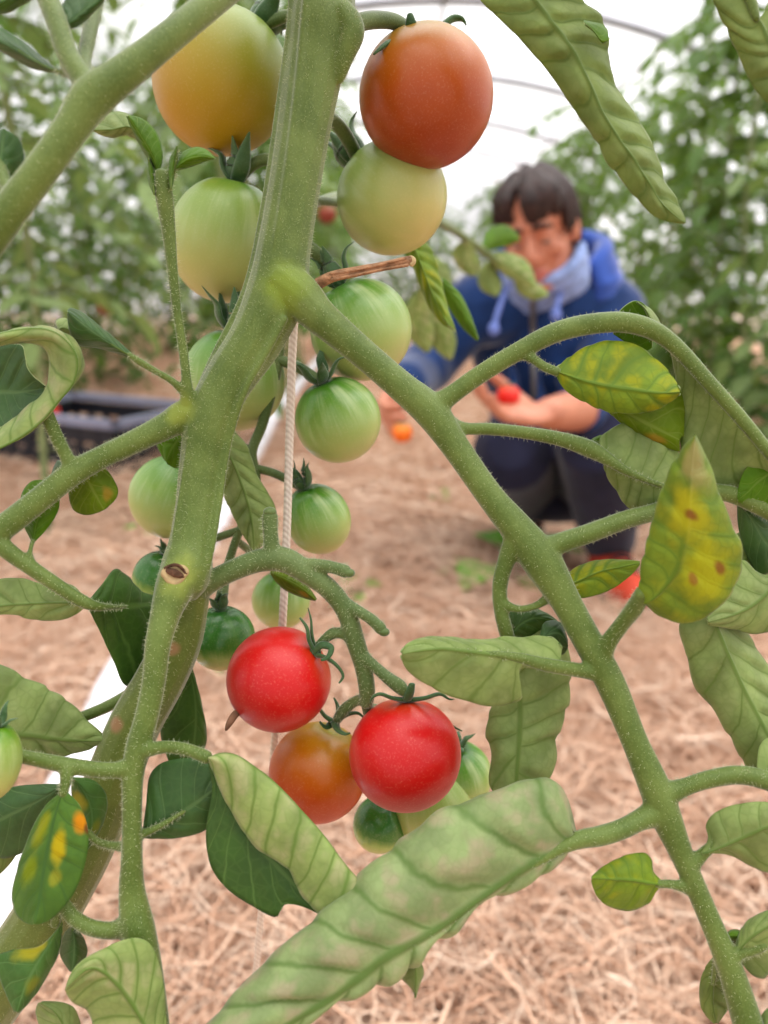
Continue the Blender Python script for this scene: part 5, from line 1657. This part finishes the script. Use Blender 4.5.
custom_calyx(t, c, [
    [(315, 652, .246, 4), (309, 640, .244, 4.2), (307, 628, .243, 3.4), (300, 618, .243, 2)],
    [(316, 650, .247, 3.5), (312, 635, .245, 3), (311, 620, .245, 2.2), (308, 608, .245, 1)],
    [(314, 652, .245, 4.5), (322, 645, .243, 4), (331, 648, .242, 3.4), (328, 657, .241, 2.6), (321, 660, .241, 1.4)],
    [(316, 655, .245, 4), (328, 659, .242, 3.4), (338, 667, .241, 3), (343, 676, .241, 2.4), (339, 683, .241, 1.2)],
    [(316, 656, .250, 4), (324, 672, .250, 3.4), (327, 688, .251, 2.4), (325, 694, .252, 1)],
    [(318, 650, .247, 6), (313, 654, .246, 6.5), (309, 658, .246, 5)]])
m = MB()
m.tube((np.array([P(241, 709, .2465), P(234, 716, .245), P(229, 724, .244), P(226, 730, .244)]) - c) @ Mi, [0.0010, 0.0012, 0.0010, 0.0004], 7, 4)
build('dried_flower', m, DRYF, t)
t, c, R = tomato(318, 772, .2685, 49, (0.30, 0.84, 0.1), T_ORR, 'orange tomato tucked below and between the two red ones', None, 1.0, 14, 0.6, 0.05, calyx=False)
custom_calyx(t, c, [
    [(334, 722, .258, 5), (325, 716, .256, 4), (318, 708, .254, 3), (312, 708, .254, 1.5)],
    [(334, 722, .258, 5), (346, 715, .255, 4), (357, 713, .254, 3), (364, 718, .254, 1.5)],
    [(335, 723, .256, 5), (338, 730, .252, 4), (345, 734, .250, 3), (350, 733, .25, 1.5)],
    [(333, 722, .259, 4.5), (326, 727, .257, 3.5), (320, 722, .256, 2)],
    [(336, 722, .26, 5), (338, 708, .26, 4), (334, 698, .26, 1.5)]])
t, c, R = tomato(405, 754, .2475, 56, (0.02, 0.93, -0.12), T_RED, 'bright red tomato, the lower right of the two red ones', None, 0.99, 15, 0.6, 0.05, calyx=False)
custom_calyx(t, c, [
    [(406, 700, .245, 5), (392, 698, .241, 4), (380, 694, .239, 3.4), (373, 697, .239, 2.6), (370, 703, .239, 1.2)],
    [(407, 699, .243, 5.5), (410, 692, .241, 5), (412, 684, .240, 3.5)],
    [(408, 700, .246, 5), (425, 698, .243, 4), (440, 694, .242, 3.4), (449, 699, .242, 2), (454, 699, .243, 0.8)],
    [(408, 700, .25, 5), (425, 706, .256, 4), (445, 722, .258, 3), (462, 731, .256, 1)],
    [(405, 699, .25, 5), (390, 704, .255, 4), (375, 712, .256, 2)]])
tomato(380, 824, .290, 27, (0.2, 0.9, 0.2), T_DRK, 'dull green tomato right below the orange one, against the straw', [(366, 705, .25, 5), (372, 735, .272, 4.5), (378, 770, .286, 4.5)], 1.05, 16, 0.4, 0.5)
tomato(432, 802, .293, 43, (-0.25, 0.92, 0.2), T_PAL, 'pale green tomato half hidden beneath the lower red one', [(366, 705, .25, 5), (385, 720, .275, 4.5), (412, 740, .29, 4.5)], 0.98, 17, 0.4, 0.5)
tomato(458, 775, .297, 34, (-0.1, 0.92, 0.35), T_GRN, 'green tomato sticking out right of the lower red one', [(367, 706, .252, 4.5), (400, 715, .285, 4.5), (445, 725, .297, 4.5)], 1.0, 18, 0.4, 0.5)
tomato(-8, 762, .209, 28, (0.2, 0.95, 0.1), T_PAL, 'pale green tomato cut by the left edge of the frame', [(-45, 700, .215, 5), (-25, 715, .21, 5)], 1.45, 19, 0.6, 0.7)

# tomatoes in the person's hands and far off on the rows
T_HAND = tomato_mat('tomato_ripe_far', [(0.0, (206, 34, 24)), (0.6, (214, 46, 28)), (1.0, (220, 80, 40))], rough=0.35)
T_FAR = tomato_mat('tomato_dull_red_far', [(0.0, (130, 48, 36)), (0.6, (140, 62, 44)), (1.0, (120, 90, 50))], rough=0.5)
T_HORA = tomato_mat('tomato_orange_far', [(0.0, (236, 112, 20)), (0.6, (236, 122, 28)), (1.0, (220, 140, 50))], rough=0.4)
pc = palm_r - RGT * 0.022 + UPV * 0.026 - FWD * 0.006


def far_tomato(p, R, mat, label, group):
    t = thing('tomato', label, 'tomato', tuple(p), group)
    fruit_mesh(R, 0.97, mat, t)
    m = MB()
    for k in range(5):
        az = k * 1.257
        dr = np.array([math.cos(az), math.sin(az), 0])
        m.tube([np.array([0, 0, R * 0.88]), dr * R * 0.4 + np.array([0, 0, R * 1.0]), dr * R * 0.8 + np.array([0, 0, R * 0.85])], [R * 0.12, R * 0.11, R * 0.02], 6, 3, flat=0.4, fdir=(0, 0, 1))
    build('calyx', m, SEPAL, t)
    return t


far_tomato(pc, 0.019, T_HAND, "red tomato lying in the person's open palm", None)
far_tomato(P(402, 433, 1.335), 0.017, T_HORA, "orange tomato held low in the fingertips of the person's other hand", None)
cm = np.array(crate.rotation_euler.to_matrix())
for (lx, ly, lz, mt, lb) in ((-0.08, -0.12, 0.165, T_HAND, 'red tomato heaped at the front of the black crate'), (-0.02, -0.15, 0.04, T_PAL, 'pale green tomato low inside the black crate'), (0.12, 0.02, 0.05, T_GRN, 'green tomato at the middle of the black crate')):
    far_tomato(np.array([cx, cy, cz]) + cm @ np.array([lx, ly, lz]), 0.034, mt, lb, None)
for i, (px_, py_, dd, mt) in enumerate(((327, 214, 2.2, T_FAR), (106, 308, 2.6, T_FAR))):
    far_tomato(P(px_, py_, dd), 0.026, mt, 'small reddish tomato blurred among the rows behind the near plant', 'ripe tomatoes far behind')

# ------------------------------------------------------------------ white string the plant is tied to
k = NT('twine')
co = k.objco()
wv = k.n('ShaderNodeTexWave', wave_type='BANDS', bands_direction='DIAGONAL')
wv.inputs['Scale'].default_value = 260
k.l(co, wv.inputs['Vector'])
col = k.mix(wv.outputs['Fac'], lin((206, 190, 174)), lin((224, 212, 198)))
TWINE = k.done(k.principled(col, 0.8, 0.2, k.bump(wv.outputs['Fac'], 0.3, 0.0004)))
m = MB()
end = np.array([-0.098, 0.33, float(gz(np.array(-.098), np.array(.33)))])
pts = [P(300, 290, .263), P(294, 320, .2645), P(290, 420, .2675), P(287, 520, .2695), P(283, 610, .272), P(276, 720, .283), P(262, 900, .31), end]
base_t = pts[0]
m.tube(pts, [0.0012, 0.0013, 0.0014, 0.0013, 0.0013, 0.0013, 0.0012, 0.0012], 8, 8)
m.tube([p + np.array([0.0006, -0.0004, 0]) for p in pts], [0.0009] * 8, 6, 8)
tw = build('string', m, TWINE, None, end, tuple(end))
tag(tw, 'whitish garden string running down behind the stem beside the green tomatoes', 'string')
